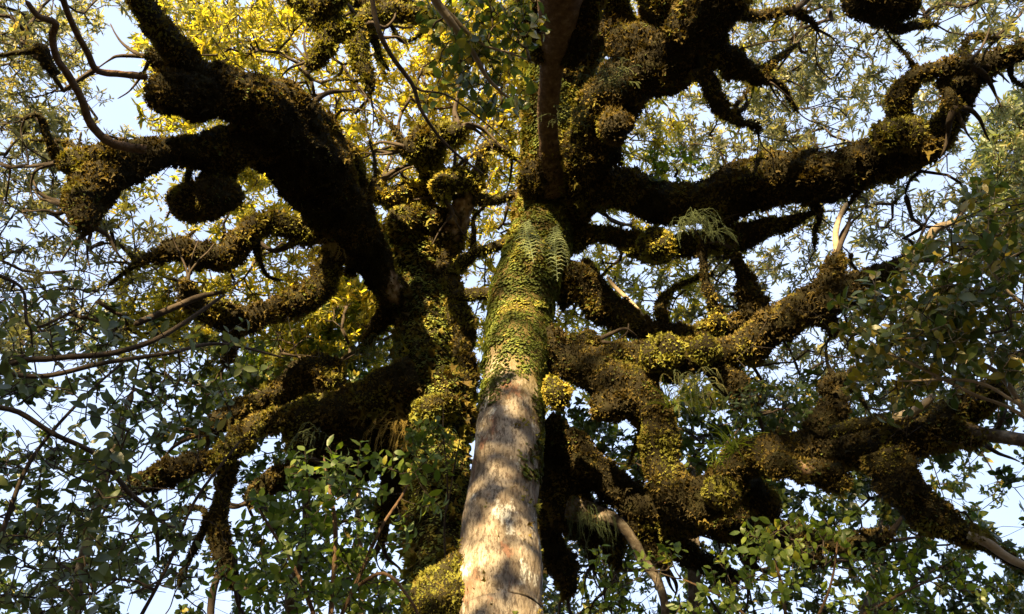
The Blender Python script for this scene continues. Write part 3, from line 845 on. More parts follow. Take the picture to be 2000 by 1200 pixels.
# smaller crooked side branches all along the limbs
for tree_ in (A, B):
    cand = [q for q in LIMB_PTS[tree_.name] if 0 < q[0] < 2000 and 0 < q[1] < 1100]
    for q in random.sample(cand, min(24, len(cand))):
        x, y, r0, d, tn_ = q
        a = random.uniform(0, 6.283)
        r = random.uniform(5, 11)
        pts_ = [(x, y, r, d)]
        x += math.cos(a) * r0 * .8; y += math.sin(a) * r0 * .8
        pts_.append((x, y, r, d + .1))
        n_ = random.randint(3, 5)
        for k_ in range(n_):
            a += random.gauss(0, .55)
            st_ = random.uniform(18, 34)
            x += st_ * math.cos(a); y += st_ * math.sin(a); d += random.uniform(-.05, .25)
            pts_.append((x, y, max(2.2, r * (1 - .8 * (k_ + 1) / n_) * random.uniform(.8, 1.25)), d))
        limb(tree_, pts_, tint=tn_ + random.uniform(0, .14), name='side_branch')

# ------------------------------------------------------------------ leaves, sprays and twig networks
def unit(v):
    v = np.asarray(v, float)
    return v / (np.linalg.norm(v) + 1e-12)


def frame_from(d, roll=0.0, axis='z'):
    """3x3 whose given axis is d"""
    d = unit(d)
    a = np.array([0, 0, 1.0]) if abs(d[2]) < 0.95 else np.array([1.0, 0, 0])
    s = unit(np.cross(a, d)); t = np.cross(d, s)
    s2 = s * math.cos(roll) + t * math.sin(roll)
    t2 = np.cross(d, s2)
    return np.column_stack([s2, t2, d]) if axis == 'z' else np.column_stack([d, s2, t2])


def narrow_leaf(w=0.13, droop=0.12, fold=0.05):
    V = np.array([[0, 0, 0], [0.3, w * .85, fold], [0.3, -w * .85, fold], [0.68, w * .8, fold - droop * .4], [0.68, -w * .8, fold - droop * .4], [1.0, 0, -droop]])
    T = np.array([[0, 2, 1], [1, 2, 4], [1, 4, 3], [3, 4, 5]])
    return V, T


def oval_leaf(w=0.27, droop=0.16, fold=0.07, simple=False):
    if simple:
        V = np.array([[0, 0, 0], [0.22, w * .75, fold], [0.22, -w * .75, fold], [0.55, w, fold * .6], [0.55, -w, fold * .6],
                      [0.82, w * .62, -droop * .4], [0.82, -w * .62, -droop * .4], [1.02, 0, -droop]])
        T = np.array([[0, 2, 1], [1, 2, 4], [1, 4, 3], [3, 4, 6], [3, 6, 5], [5, 6, 7]])
        return V, T
    xs = [0.10, 0.24, 0.42, 0.60, 0.76, 0.90]
    ws = [0.42, 0.78, 1.0, 0.97, 0.75, 0.36]
    V = [[0, 0, 0]]
    for x, k in zip(xs, ws):
        z = -droop * x ** 2
        wav = 0.02 * math.sin(x * 17)
        V += [[x, w * k, z + fold * k + wav], [x, 0, z], [x, -w * k, z + fold * k - wav]]
    V.append([1.03, 0, -droop])
    T = [[0, 2, 1], [0, 3, 2]]
    for i in range(len(xs) - 1):
        a = 1 + 3 * i; b = a + 3
        T += [[a, a + 1, b + 1], [a, b + 1, b], [a + 1, a + 2, b + 2], [a + 1, b + 2, b + 1]]
    e = 1 + 3 * (len(xs) - 1)
    T += [[e, e + 1, len(V) - 1], [e + 1, e + 2, len(V) - 1]]
    # short stalk
    n = len(V)
    V += [[-0.14, 0.006, 0.0], [-0.14, -0.006, 0.0], [0.02, 0.008, 0], [0.02, -0.008, 0]]
    T += [[n, n + 1, n + 3], [n, n + 3, n + 2]]
    return np.array(V, float), np.array(T)


def bake(parts):
    """join (V, T, tone, midx) tuples"""
    Vs, Ts, tn, mi, k = [], [], [], [], 0
    for V, T, t, m in parts:
        Vs.append(V); Ts.append(T + k); k += len(V)
        tn.append(np.full(len(V), t) if np.isscalar(t) else t)
        mi.append(np.full(len(T), m) if np.isscalar(m) else m)
    return np.vstack(Vs), np.vstack(Ts), np.concatenate(tn), np.concatenate(mi)


def thin_twig(p0, p1, r0, r1, sag=0.0, sides=3, seg=2):
    pts = [p0 + (p1 - p0) * t + np.array([0, 0, -sag * 4 * t * (1 - t)]) for t in np.linspace(0, 1, seg + 1)]
    rr = np.linspace(r0, r1, seg + 1)
    d = unit(p1 - p0); F = frame_from(d)
    V, T = [], []
    for p, r in zip(pts, rr):
        for k in range(sides):
            a = 2 * math.pi * k / sides
            V.append(p + r * (F[:, 0] * math.cos(a) + F[:, 1] * math.sin(a)))
    for i in range(seg):
        for k in range(sides):
            a, b = i * sides + k, i * sides + (k + 1) % sides
            T += [[a, b, b + sides], [a, b + sides, a + sides]]
    return np.array(V), np.array(T)


def rosette(center, axis, n, L, kind, rs):
    out = []
    F = frame_from(axis, rs.uniform(0, 6.28))
    a0 = rs.uniform(0, 6.28)
    for i in range(n):
        az = a0 + i * 2.4 + rs.uniform(-.3, .3)
        el = R(rs.uniform(-5, 55))
        d = F @ np.array([math.cos(az) * math.cos(el), math.sin(az) * math.cos(el), math.sin(el)])
        LF = frame_from(d, rs.uniform(-.5, .5) + 0, 'x')
        # leaf face towards the rosette's axis
        up = axis - d * np.dot(axis, d); up = unit(up); sd = np.cross(up, d)
        tw = rs.uniform(-.6, .6)
        up2 = up * math.cos(tw) + sd * math.sin(tw); sd2 = np.cross(up2, d)
        M = np.column_stack([d, sd2, up2])
        l = L * rs.uniform(.6, 1.2)
        if kind == 'narrow':
            V, T = narrow_leaf(w=rs.uniform(.11, .16), droop=rs.uniform(0, .25))
        else:
            V, T = oval_leaf(w=rs.uniform(.22, .30), droop=rs.uniform(0, .3), simple=True)
        out.append((center + (V * l) @ M.T, T, float(np.clip(rs.normal(.42, .17), 0.02, .95)), 0))
    return out


def canopy_spray(seed, L=0.135, n_ros=7, reach=0.30, kind='narrow', leaves=8):
    rs = np.random.default_rng(seed)
    parts = []
    for i in range(n_ros):
        d = unit([rs.normal(0, .75), rs.normal(0, .75), rs.uniform(.2, 1.1)])
        tip = d * reach * rs.uniform(.35, 1.1)
        V, T = thin_twig(np.zeros(3), tip, .0045, .0025, sag=rs.uniform(-.02, .03))
        parts.append((V, T, .5, 1))
        if rs.random() < .5:
            parts += rosette(tip, unit(d + rs.normal(0, .5, 3)), rs.integers(leaves - 4, leaves), L, kind, rs)
        for _ in range(rs.integers(2, 5)):
            parts += rosette(tip * rs.uniform(.4, 1.0), unit(d + rs.normal(0, .8, 3)), rs.integers(1, 4), L * rs.uniform(.6, 1.1), kind, rs)
    return bake(parts)


def alt_spray(seed, L=0.12, n=8, length=0.42, side=True):
    """a leafy shoot: alternate leaves along an arching stem; returns stem mesh and leaf frames"""
    rs = np.random.default_rng(seed)
    shoots = [(np.zeros(3), unit([rs.normal(0, .2), rs.normal(0, .2), 1]), length, n)]
    if side:
        for _ in range(rs.integers(1, 3)):
            shoots.append((np.array([0, 0, length * rs.uniform(.2, .6)]), unit([rs.normal(0, 1), rs.normal(0, 1), .8]), length * .6, max(3, n // 2)))
    stems, leaves = [], []
    for p0, d, ln, k in shoots:
        p1 = p0 + d * ln
        V, T = thin_twig(p0, p1, .004, .0018, sag=rs.uniform(-.03, .03), sides=4, seg=3)
        stems.append((V, T, .5, 1))
        F = frame_from(d, rs.uniform(0, 6.28))
        for i in range(k):
            t = (i + .8) / k
            az = i * 2.5 + rs.uniform(-.4, .4)
            el = rs.uniform(.1, .9)
            ld = unit(F @ np.array([math.cos(az), math.sin(az), el]) + np.array([0, 0, -rs.uniform(0, .5)]))
            upv = unit(np.array([rs.normal(0, .45), rs.normal(0, .45), 1.0]))
            sd = unit(np.cross(upv, ld)); up2 = np.cross(ld, sd)
            leaves.append((p0 + d * ln * t, np.column_stack([ld, sd, up2]), L * rs.uniform(.55, 1.15), float(np.clip(rs.normal(.42, .17), .02, .98))))
    return bake(stems), leaves


def to_px(p):
    q = np.asarray(p) - CAM
    d = q @ FWD
    d2 = np.where(np.abs(d) < 1e-6, 1e-6, d)
    return 1000 + FPX * (q @ RGT) / d2, 600 - FPX * (q @ UPV) / d2, d / UNIT


def network(points, seeds, rmin=0.003, grow=0.62, rmax=0.05, jit=0.12):
    """twigs joining points to the nearest twig or limb; returns tube mesh and end directions"""
    points = np.asarray(points); seeds = np.asarray(seeds)
    d0 = np.min(np.linalg.norm(points[:, None, :] - seeds[None], axis=2), axis=1) if len(seeds) * len(points) < 6e6 else np.linalg.norm(points - seeds.mean(0), axis=1)
    order = np.argsort(d0)
    nodes = np.zeros((len(seeds) + 3 * len(points), 3)); nodes[:len(seeds)] = seeds
    parent = -np.ones(len(nodes), int); nn = len(seeds)
    cost = np.zeros(len(nodes))
    dirs = np.zeros((len(points), 3)); term = np.zeros(len(points), int)
    for i in order:
        p = points[i]
        dd = np.linalg.norm(nodes[:nn] - p, axis=1)
        j = int(np.argmin(dd + 0.25 * cost[:nn]))
        a = nodes[j]; L = dd[j]
        prev = j
        steps = 3 if L > 0.5 else 2
        off = np.array([random.gauss(0, 1), random.gauss(0, 1), random.gauss(0, .7)]) * jit * L
        for k in range(1, steps + 1):
            t = k / steps
            q = a + (p - a) * t + off * math.sin(math.pi * t) + (np.array([random.gauss(0, .03) for _ in range(3)]) * L if k < steps else 0)
            if k == steps: q = p
            nodes[nn] = q; parent[nn] = prev; cost[nn] = cost[prev] + L / steps
            prev = nn; nn += 1
        term[i] = prev
        dirs[i] = unit(p - nodes[parent[prev]])
    cnt = np.zeros(nn)
    cnt[term] = 1
    for k in range(nn - 1, len(seeds) - 1, -1):
        if parent[k] >= 0:
            cnt[parent[k]] += cnt[k]
    rad = np.minimum(rmax, rmin * np.maximum(cnt, 1) ** grow)
    idx = np.arange(len(seeds), nn)
    p1 = nodes[idx]; p0 = nodes[parent[idx]]
    r1 = rad[idx]; r0 = np.where(parent[idx] >= len(seeds), np.minimum(rad[parent[idx]], r1 * 1.5), r1 * 1.4)
    ax = p1 - p0; Ln = np.linalg.norm(ax, axis=1)[:, None] + 1e-9; ax /= Ln
    ref = np.where(np.abs(ax[:, 2:3]) < .9, np.array([[0, 0, 1.0]]), np.array([[1.0, 0, 0]]))
    s = np.cross(ref, ax); s /= np.linalg.norm(s, axis=1)[:, None]; t = np.cross(ax, s)
    S = 5
    V = []
    for k in range(S):
        a = 2 * math.pi * k / S
        V.append(p0 + (s * math.cos(a) + t * math.sin(a)) * r0[:, None] - ax * r1[:, None] * .3)
    for k in range(S):
        a = 2 * math.pi * k / S
        V.append(p1 + (s * math.cos(a) + t * math.sin(a)) * r1[:, None] + ax * r1[:, None] * .3)
    V = np.stack(V, 1).reshape(-1, 3)
    T = []
    for k in range(S):
        k2 = (k + 1) % S
        T += [[k, k2, S + k2], [k, S + k2, S + k]]
    T += [[S, S + 1, S + 2], [S, S + 2, S + 3], [S, S + 3, S + 4], [0, 2, 1], [0, 3, 2], [0, 4, 3]]
    T = (np.arange(len(idx))[:, None, None] * 2 * S + np.array(T)[None]).reshape(-1, 3)
    return V, T, dirs


def stamp(templates, pos, dirs, scale, tone_shift, up=0.35):
    """place templates at positions; returns the list of (which, matrix3, pos, scale)"""
    out = []
    for i in range(len(pos)):
        k = random.randrange(len(templates))
        d = unit(dirs[i] + np.array([random.gauss(0, .25), random.gauss(0, .25), up]))
        out.append((k, frame_from(d, random.uniform(0, 6.28)), pos[i], scale[i], tone_shift[i]))
    return out


def leafy(tree, pts, kind, leaf_px, mat, twig_mat=M_TWIG, n_single=300, part='leafy_twig', seeds=None, tone=0.0, spray=70.0, rmin=0.0028, n_leaf=8, tones=None, grow=0.6, rmax=0.020, up=0.35):
    """foliage of one tree. kind 'narrow' or 'oval': sprays stamped whole; kind 'leaf': every leaf set singly"""
    pts = np.asarray(pts)
    if seeds is None:
        seeds = np.vstack(SEEDS[tree.name])
    off = base_of(tree)
    V, T, dirs = network(pts, seeds, rmin=rmin, grow=grow, rmax=rmax)
    tw = link('twigs', mesh_from('twigs', V - off, T, mat=twig_mat, smooth=True), tree)
    tw['kind'] = 'stuff'
    px, py, dd = to_px(pts)
    inside = (px > -60) & (px < 2060) & (py > -60) & (py < 1260) & (dd > 0)
    key = np.where(inside, dd, dd + 1000)
    dref = float(np.median(dd)) if np.median(dd) > 0 else 15.0
    pxm = dref * UNIT / FPX
    base_seed = random.randrange(10 ** 6)
    if tones is None:
        tones = np.array([tone + 0.14 * mn.noise(Vector(p * .9)) for p in pts])
    if kind in ('narrow', 'oval'):
        tpl = [canopy_spray(base_seed + k, L=leaf_px * pxm, n_ros=7 if spray > 40 else 5, reach=spray * .5 * pxm * 1.05, kind=kind, leaves=n_leaf) for k in range(10)]
        st = stamp(tpl, pts, dirs, RNG.uniform(.7, 1.25, len(pts)), tones, up)
        order = np.argsort(key)
        single = set(order[:n_single].tolist())
        meshes = [[mesh_from('leafy_twig', t[0], t[1], mat=[mat, twig_mat], tone=np.clip(t[2] + tv, 0, 1), midx=t[3]) for t in tpl] for tv in (-.22, 0, .14)] if n_single else []
        rest = []
        for i, (k, M, p, sc, ts) in enumerate(st):
            if i in single:
                o = link(part, meshes[0 if ts < -.08 else (1 if ts < .1 else 2)][k], tree)
                m4 = Matrix.Identity(4)
                for r in range(3):
                    for c in range(3):
                        m4[r][c] = M[r, c] * sc
                    m4[r][3] = p[r] - off[r]
                o.matrix_basis = m4
            else:
                Vt, Tt, tn, mi = tpl[k]
                rest.append(((Vt * sc) @ M.T + (p - off), Tt, tn + ts + random.uniform(0, .2), mi))
        if rest:
            Vr, Tr, tn, mi = bake(rest)
            o = link('foliage', mesh_from('foliage', Vr, Tr, mat=[mat, twig_mat], tone=np.clip(tn, 0, 1), midx=mi), tree)
            o['kind'] = 'stuff'
        return
    # single leaves
    tpl = [alt_spray(base_seed + k, L=leaf_px * pxm, n=n_leaf, length=spray * pxm) for k in range(10)]
    shapes = [oval_leaf(w=w, droop=dr, fold=f) for w, dr, f in ((.25, .14, .06), (.28, .25, .08), (.22, .08, .05), (.30, .18, .10))]
    lf = []
    if tree['category'] == 'shrub' and len(pts) > 120:       # leafless interior twigs
        ex = np.array([pts[random.randrange(len(pts))] + np.array([random.gauss(0, .22) for _ in range(3)]) for _ in range(len(pts) * 2)])
        Ve, Te, _ = network(ex, np.vstack([seeds, pts[::4]]), rmin=.0016, grow=.5, rmax=.008, jit=.22)
        o = link('bare_twigs', mesh_from('bare_twigs', Ve - off, Te, mat=M_TWIG, smooth=True), tree); o['kind'] = 'stuff'
    stems = []
    for i in range(len(pts)):
        k = random.randrange(len(tpl))
        d = unit(dirs[i] + np.array([random.gauss(0, .3), random.gauss(0, .3), .15 + up * .3]))
        M = frame_from(d, random.uniform(0, 6.28))
        Vs, Ts, tn, mi = tpl[k][0]
        stems.append((Vs @ M.T + (pts[i] - off), Ts, .5, 0))
        for (q, LM, L, t) in tpl[k][1]:
            lf.append((pts[i] + M @ q, M @ LM, L, t + tones[i]))
    Vr, Tr, _, _ = bake(stems)
    o = link('shoots', mesh_from('shoots', Vr, Tr, mat=twig_mat, smooth=True), tree); o['kind'] = 'stuff'
    lp = np.array([l[0] for l in lf])
    # leaves hang with their faces roughly up
    x, y, z = to_px(lp)
    ok = (x > 0) & (x < 2000) & (y > 0) & (y < 1200) & (z > 0)
    size = np.array([l[2] for l in lf]) / np.maximum(np.abs(z), .1)
    order = np.argsort(np.where(ok, -size, 1e3))
    single = set(order[:n_single].tolist())
    meshes = []
    for (Vt, Tt) in shapes:
        for tv in (.10, .26, .42, .60, .80):
            meshes.append(mesh_from('leaf', Vt, Tt, mat=mat, tone=np.full(len(Vt), tv), smooth=True))
    rest = []
    for i, (p, M, L, t) in enumerate(lf):
        k = random.randrange(len(shapes))
        M = np.asarray(M)
        if i in single:
            tv = int(np.argmin(np.abs(np.array([.10, .26, .42, .60, .80]) - (t - .06))))
            o = link('leaf', meshes[k * 5 + tv], tree)
            m4 = Matrix.Identity(4)
            for r in range(3):
                for c in range(3):
                    m4[r][c] = M[r, c] * L
                m4[r][3] = p[r] - off[r]
            o.matrix_basis = m4
        else:
            Vt, Tt = oval_leaf(w=random.choice((.22, .26, .30)), droop=random.uniform(0, .3), simple=True)
            rest.append(((Vt * L) @ M.T + (p - off), Tt, float(np.clip(t, .02, .97)), 0))
    if rest:
        Vr, Tr, tn, mi = bake(rest)
        o = link('foliage', mesh_from('foliage', Vr, Tr, mat=mat, tone=tn), tree)
        o['kind'] = 'stuff'


# coverage of the photograph by far foliage, one digit per 50 px square
GRID = """
6655227799887567889955555555677763453661
6654126999886546899995555555567765551562
7653036997765467899995555555678864331331
7742024677667557899995555556678853465210
7731015566666657889885555667777752665221
7742235566666677788876666777777644654320
7777455556667788777776555766555554432210
6766312166667787777765434444444444554311
5433333455556666656555455455554556443444
4234555455545445553544455566555432354466
3233666777555567665555456777766553112376
4444666666767777555544446777776654321334
4455677655568888555555554555666554221244
5555666776668888665555555555445544213444
5555666777778877656555554444455565534444
5455667777777776555544455566776665554444
5544566677776655555544566677787766554444
5445666666666655555544666677777655444555
6655566666666666665554666666666655554443
5344455555667777775555556666666666665443
5444444455667777775554335566666666776655
6555544444555555775554344444566665555555
7766554333455666665555444455554545556666
7765433334566666665555444455553345667777
""".split()


def cells(rows, cols, per, d_fn, power=1.0, jitter=34, mul=1.0):
    out = []
    for r in rows:
        for c in cols:
            g = int(GRID[min(r, 23)][c]) if 0 <= c < 40 and r >= 0 else 5
            cov = min(.96, g / 9.0)
            lam = per * mul * -math.log(1 - cov * .93)
            n = int(lam) + (random.random() < lam - int(lam))
            for _ in range(n):
                x = c * 50 + 25 + random.uniform(-jitter, jitter)
                y = r * 50 + 25 + random.uniform(-jitter, jitter)
                out.append(P(x, y, d_fn(x, y)))
    return out


def blob(cx, cy, rx, ry, n, d0, d1):
    out = []
    for _ in range(n):
        a = random.uniform(0, 6.283); k = math.sqrt(random.random())
        out.append(P(cx + rx * k * math.cos(a), cy + ry * k * math.sin(a), random.uniform(d0, d1)))
    return out


# crown of the mossy tree (upper left) and of the pale tree (upper right)
def d_left(x, y):
    near = np.interp(x, [0, 300, 700, 1000], [10.0, 12.5, 15.0, 15.5])
    return near + random.uniform(0, 1) ** 1.0 * 4.5


def d_right(x, y):
    near = np.interp(x, [950, 1300, 1700, 2000], [15.5, 14.8, 12.6, 11.2])
    return near + random.uniform(0, 1) * 4.0


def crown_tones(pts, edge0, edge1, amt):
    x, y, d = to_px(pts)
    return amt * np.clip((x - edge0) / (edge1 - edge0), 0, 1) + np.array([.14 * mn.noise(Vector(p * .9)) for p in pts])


PB = np.array(cells(range(-1, 14), range(-1, 20), 4.2, d_left))
xb = to_px(PB)[0] + RNG.normal(0, 60, len(PB))
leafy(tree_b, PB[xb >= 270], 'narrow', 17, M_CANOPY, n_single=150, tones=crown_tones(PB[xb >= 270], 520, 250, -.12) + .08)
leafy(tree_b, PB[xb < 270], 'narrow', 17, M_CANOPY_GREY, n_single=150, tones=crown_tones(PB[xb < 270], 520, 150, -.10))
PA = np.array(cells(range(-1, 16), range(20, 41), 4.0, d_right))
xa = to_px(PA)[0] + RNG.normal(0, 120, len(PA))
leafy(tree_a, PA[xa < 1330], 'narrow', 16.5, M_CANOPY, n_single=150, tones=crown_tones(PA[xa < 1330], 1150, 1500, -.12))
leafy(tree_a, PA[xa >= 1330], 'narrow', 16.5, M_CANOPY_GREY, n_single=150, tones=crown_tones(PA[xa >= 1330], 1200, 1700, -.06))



# ------------------------------------------------------------------ trees farther back, seen under the crowns
def back_tree(label, foot_px, foot_d, trunk_pts, pts, kind, leaf_px, mat, tone=0.0, bark='grey', group=None, spray=70, n_single=0, d_trunk=None, twig_mat=M_TWIG, n_leaf=8, cat='tree', rmin=0.003):
    w0 = P(trunk_pts[0][0], trunk_pts[0][1], trunk_pts[0][3])
    t = thing('tree', label, cat, (w0[0], w0[1], -0.05), group)
    arr = np.array(trunk_pts, float)
    W = P(arr[:, 0], arr[:, 1], arr[:, 3]); rad = arr[:, 2] * arr[:, 3] * UNIT / FPX
    foot = [[W[0][0], W[0][1], -0.1, rad[0] * 1.4], [W[0][0], W[0][1], W[0][2] * .5, rad[0] * 1.1]]
    cv = spline(np.array(foot + [[*w, r] for w, r in zip(W, rad)]), lambda r: .12)
    V, Q, T = tube(cv, 12, lump=.08, lump_freq=.7, seed=random.uniform(0, 40))
    m = {'grey': M_BARK_GREY, 'brown': M_BARK_BROWN, 'pale': M_TWIG_PALE, 'twig': M_TWIG, 'moss': M_MOSS_BODY}[bark]
    link('trunk', mesh_from('trunk', V - base_of(t), T, Q, m, smooth=True), t)
    k = len(cv) // 2
    leafy(t, pts, kind, leaf_px, mat, twig_mat=twig_mat, seeds=cv[k:, :3], tone=tone, spray=spray, n_single=n_single, n_leaf=n_leaf, rmin=rmin)
    return t


U = random.uniform
back_tree('tree with small dark oval leaves filling the lower left behind the leafy shrub', 0, 0,
          [(120, 1300, 14, 13), (150, 1150, 12, 14), (200, 950, 9, 15), (260, 760, 6, 16)],
          cells(range(12, 25), range(-1, 10), 1.25, lambda x, y: U(13, 18)), 'oval', 17, M_DARK, tone=-.02, n_single=120)
back_tree('dark leafy tree behind the sapling, between the low mossy limbs and the lower edge', 0, 0,
          [(560, 1300, 14, 15), (570, 1150, 12, 15.5), (600, 1000, 9, 16), (560, 850, 6, 17)],
          cells(range(14, 25), range(10, 20), 1.9, lambda x, y: U(15, 19)), 'oval', 16, M_DARK, tone=.06, n_single=120)
back_tree('tree with a thin grey lichened trunk below the dark limbs right of the pale trunk', 0, 0,
          [(1358, 1300, 15, 13), (1357, 1150, 13, 13.6), (1352, 1020, 12, 14.2), (1350, 900, 7, 15)],
          cells(range(16, 25), range(20, 31), 2.8, lambda x, y: U(14, 18)), 'oval', 16, M_DARK, tone=.10, n_single=120)
back_tree('bushy dark green tree filling the lower right corner under the drooping limb', 0, 0,
          [(1700, 1300, 16, 13), (1710, 1150, 13, 14), (1730, 1000, 9, 15), (1760, 850, 6, 16)],
          cells(range(15, 25), range(31, 41), 2.5, lambda x, y: U(13, 18)), 'oval', 16, M_DARK, tone=.04, n_single=120)
back_tree('slender tree with bright yellow-green round leaves seen below the left mossy limbs', 0, 0,
          [(700, 1300, 7, 15.5), (700, 1000, 6, 17), (690, 800, 5, 18), (688, 640, 4, 19), (692, 560, 3, 19.5)],
          blob(650, 660, 90, 120, 60, 16.5, 19.5) + blob(560, 700, 80, 90, 34, 16.5, 19) + blob(700, 590, 50, 70, 20, 17, 19) + blob(490, 760, 70, 60, 16, 16, 18),
          'oval', 17, M_FRESH, tone=.28, bark='pale', n_single=130, twig_mat=M_TWIG_PALE)
back_tree('distant tree with a dense warm grey crown at the right edge of the sky', 0, 0,
          [(2090, 1300, 16, 20), (2080, 900, 14, 23), (2040, 600, 11, 25), (2020, 350, 8, 26)],
          blob(2000, 330, 85, 130, 130, 23, 27) + blob(1960, 420, 60, 100, 60, 23, 26) + blob(1990, 240, 40, 50, 26, 24, 26) + blob(2070, 300, 60, 150, 60, 24, 28),
          'narrow', 17, M_GREY, tone=.12, spray=60, n_single=100)


# ------------------------------------------------------------------ nearer shrubs and saplings
def shrub(name, label, cat, stems, pts, leaf_px, mat, bark='twig', tone=0.0, spray=60, n_single=300, n_leaf=8, twig_mat=M_TWIG, rmin=0.0016, rmax=.012, up=.35, ground_foot=True):
    a0 = stems[0][0]
    w0 = P(a0[0], a0[1], a0[3])
    t = thing(name, label, cat, (w0[0], w0[1], -0.03))
    seeds = []
    for j, st in enumerate(stems):
        arr = np.array(st, float)
        W = P(arr[:, 0], arr[:, 1], arr[:, 3]); rad = arr[:, 2] * arr[:, 3] * UNIT / FPX
        rows = [[*w, r] for w, r in zip(W, rad)]
        if ground_foot and j == 0:
            rows = [[W[0][0], W[0][1], -0.08, rad[0] * 1.5], [W[0][0], W[0][1], max(.1, W[0][2] * .5), rad[0] * 1.15]] + rows
        cv = spline(np.array(rows), lambda r: .05)
        V, Q, T = tube(cv, 8, lump=.08, lump_freq=.5, seed=random.uniform(0, 40))
        m = {'grey': M_BARK_GREY, 'brown': M_BARK_BROWN, 'pale': M_TWIG_PALE, 'twig': M_TWIG}[bark]
        link('stem', mesh_from('stem', V - base_of(t), T, Q, m, smooth=True), t)
        seeds.append(cv[(len(rows) if j == 0 else 0):, :3])
    leafy(t, pts, 'leaf', leaf_px, mat, twig_mat=twig_mat, seeds=np.vstack(seeds), tone=tone, spray=spray, n_single=n_single, n_leaf=n_leaf, rmin=rmin, rmax=rmax, up=up)
    return t


shrub('shrub', 'tangled dark-twigged shrub with broad grey-green leaves across the left foreground', 'shrub',
      [[(-420, 1420, 12, 5.2), (-250, 1150, 10, 5.4), (-120, 900, 8, 5.6), (0, 725, 6.5, 5.8), (110, 700, 6, 6), (220, 690, 5.5, 6.2), (320, 655, 5, 6.4), (440, 575, 3, 6.8)],
       [(-200, 1000, 8, 5.4), (-60, 820, 6, 5.3), (20, 800, 5.5, 5.4), (105, 848, 5, 5.5), (190, 890, 5, 5.7), (250, 960, 5, 5.8), (300, 1010, 4.5, 5.9), (310, 1100, 3, 6)],
       [(-200, 700, 7, 5.6), (-50, 720, 5, 5.7), (80, 735, 5, 5.9), (200, 710, 4.5, 6.1), (330, 690, 4, 6.3), (430, 672, 3, 6.6), (560, 700, 2, 7)],
       [(-80, 1250, 6, 5.0), (0, 1050, 5, 5.2), (60, 900, 4, 5.4), (160, 780, 3, 5.7), (250, 700, 2.5, 6)],
       [(-60, 520, 5, 6.4), (40, 560, 3, 6.4), (60, 640, 3, 6.3), (160, 600, 2, 6.4)],
       [(250, 1250, 4, 5.8), (330, 1100, 3.5, 6), (380, 980, 3, 6.2), (470, 860, 2.5, 6.5)]],
      blob(90, 720, 130, 150, 17, 5.2, 7) + blob(250, 740, 150, 110, 8, 5.6, 7.4) + blob(130, 920, 160, 130, 27, 5.0, 6.8)
      + blob(330, 880, 130, 120, 5, 5.6, 7.4) + blob(80, 1100, 140, 110, 32, 4.8, 6.6) + blob(280, 1080, 140, 120, 17, 5.4, 7.0)
      + blob(60, 520, 90, 90, 9, 6, 7.2) + blob(420, 720, 90, 90, 10, 6.4, 7.6) + blob(-80, 850, 80, 350, 40, 4.8, 6.5),
      27, M_GREY, tone=-.02, spray=76, n_leaf=6)
shrub('sapling', 'sunlit sapling with fresh green leaves in front of low dark limbs, by the pale trunk', 'sapling',
      [[(640, 1500, 7, 6), (640, 1300, 6, 6.2), (650, 1150, 5, 6.4), (655, 1030, 4.5, 6.6), (640, 940, 3, 6.8), (632, 890, 2, 6.9)],
       [(645, 1250, 5, 6.3), (700, 1130, 4, 6.4), (745, 1030, 3.5, 6.6), (790, 960, 2.5, 6.8), (805, 905, 2, 6.9)],
       [(640, 1280, 5, 6.3), (590, 1140, 4, 6.2), (545, 1060, 3, 6.3), (500, 985, 2.5, 6.5)],
       [(690, 1150, 4, 6.4), (750, 1120, 3.5, 6.2), (800, 1170, 3, 6.1), (830, 1230, 3, 6)]],
      blob(635, 955, 80, 60, 17, 6.2, 7.2) + blob(790, 950, 40, 55, 8, 6.4, 7.2) + blob(540, 1030, 90, 60, 11, 6.2, 7.2)
      + blob(660, 1080, 130, 90, 24, 6.2, 7.8) + blob(570, 1150, 120, 70, 17, 6, 7.6) + blob(710, 1150, 70, 60, 10, 6, 7.6),
      25, M_FRESH, bark='brown', tone=-.12, spray=58, n_leaf=8)
shrub('sapling', 'slim seedling with few small green leaves rising close beside the pale trunk', 'sapling',
      [[(885, 1400, 3.0, 9.6), (880, 1200, 2.4, 9.7), (868, 1050, 2.0, 9.8), (874, 950, 1.7, 9.9), (866, 850, 1.3, 10), (866, 790, .8, 10.1)],
       [(872, 1000, 1.6, 9.8), (890, 900, 1.3, 9.9), (900, 850, 1, 10)]],
      blob(850, 885, 50, 50, 13, 9.5, 10.4) + blob(830, 860, 30, 25, 6, 9.7, 10.2),
      17, M_FRESH, bark='twig', tone=-.06, spray=34, n_leaf=7, n_single=200)
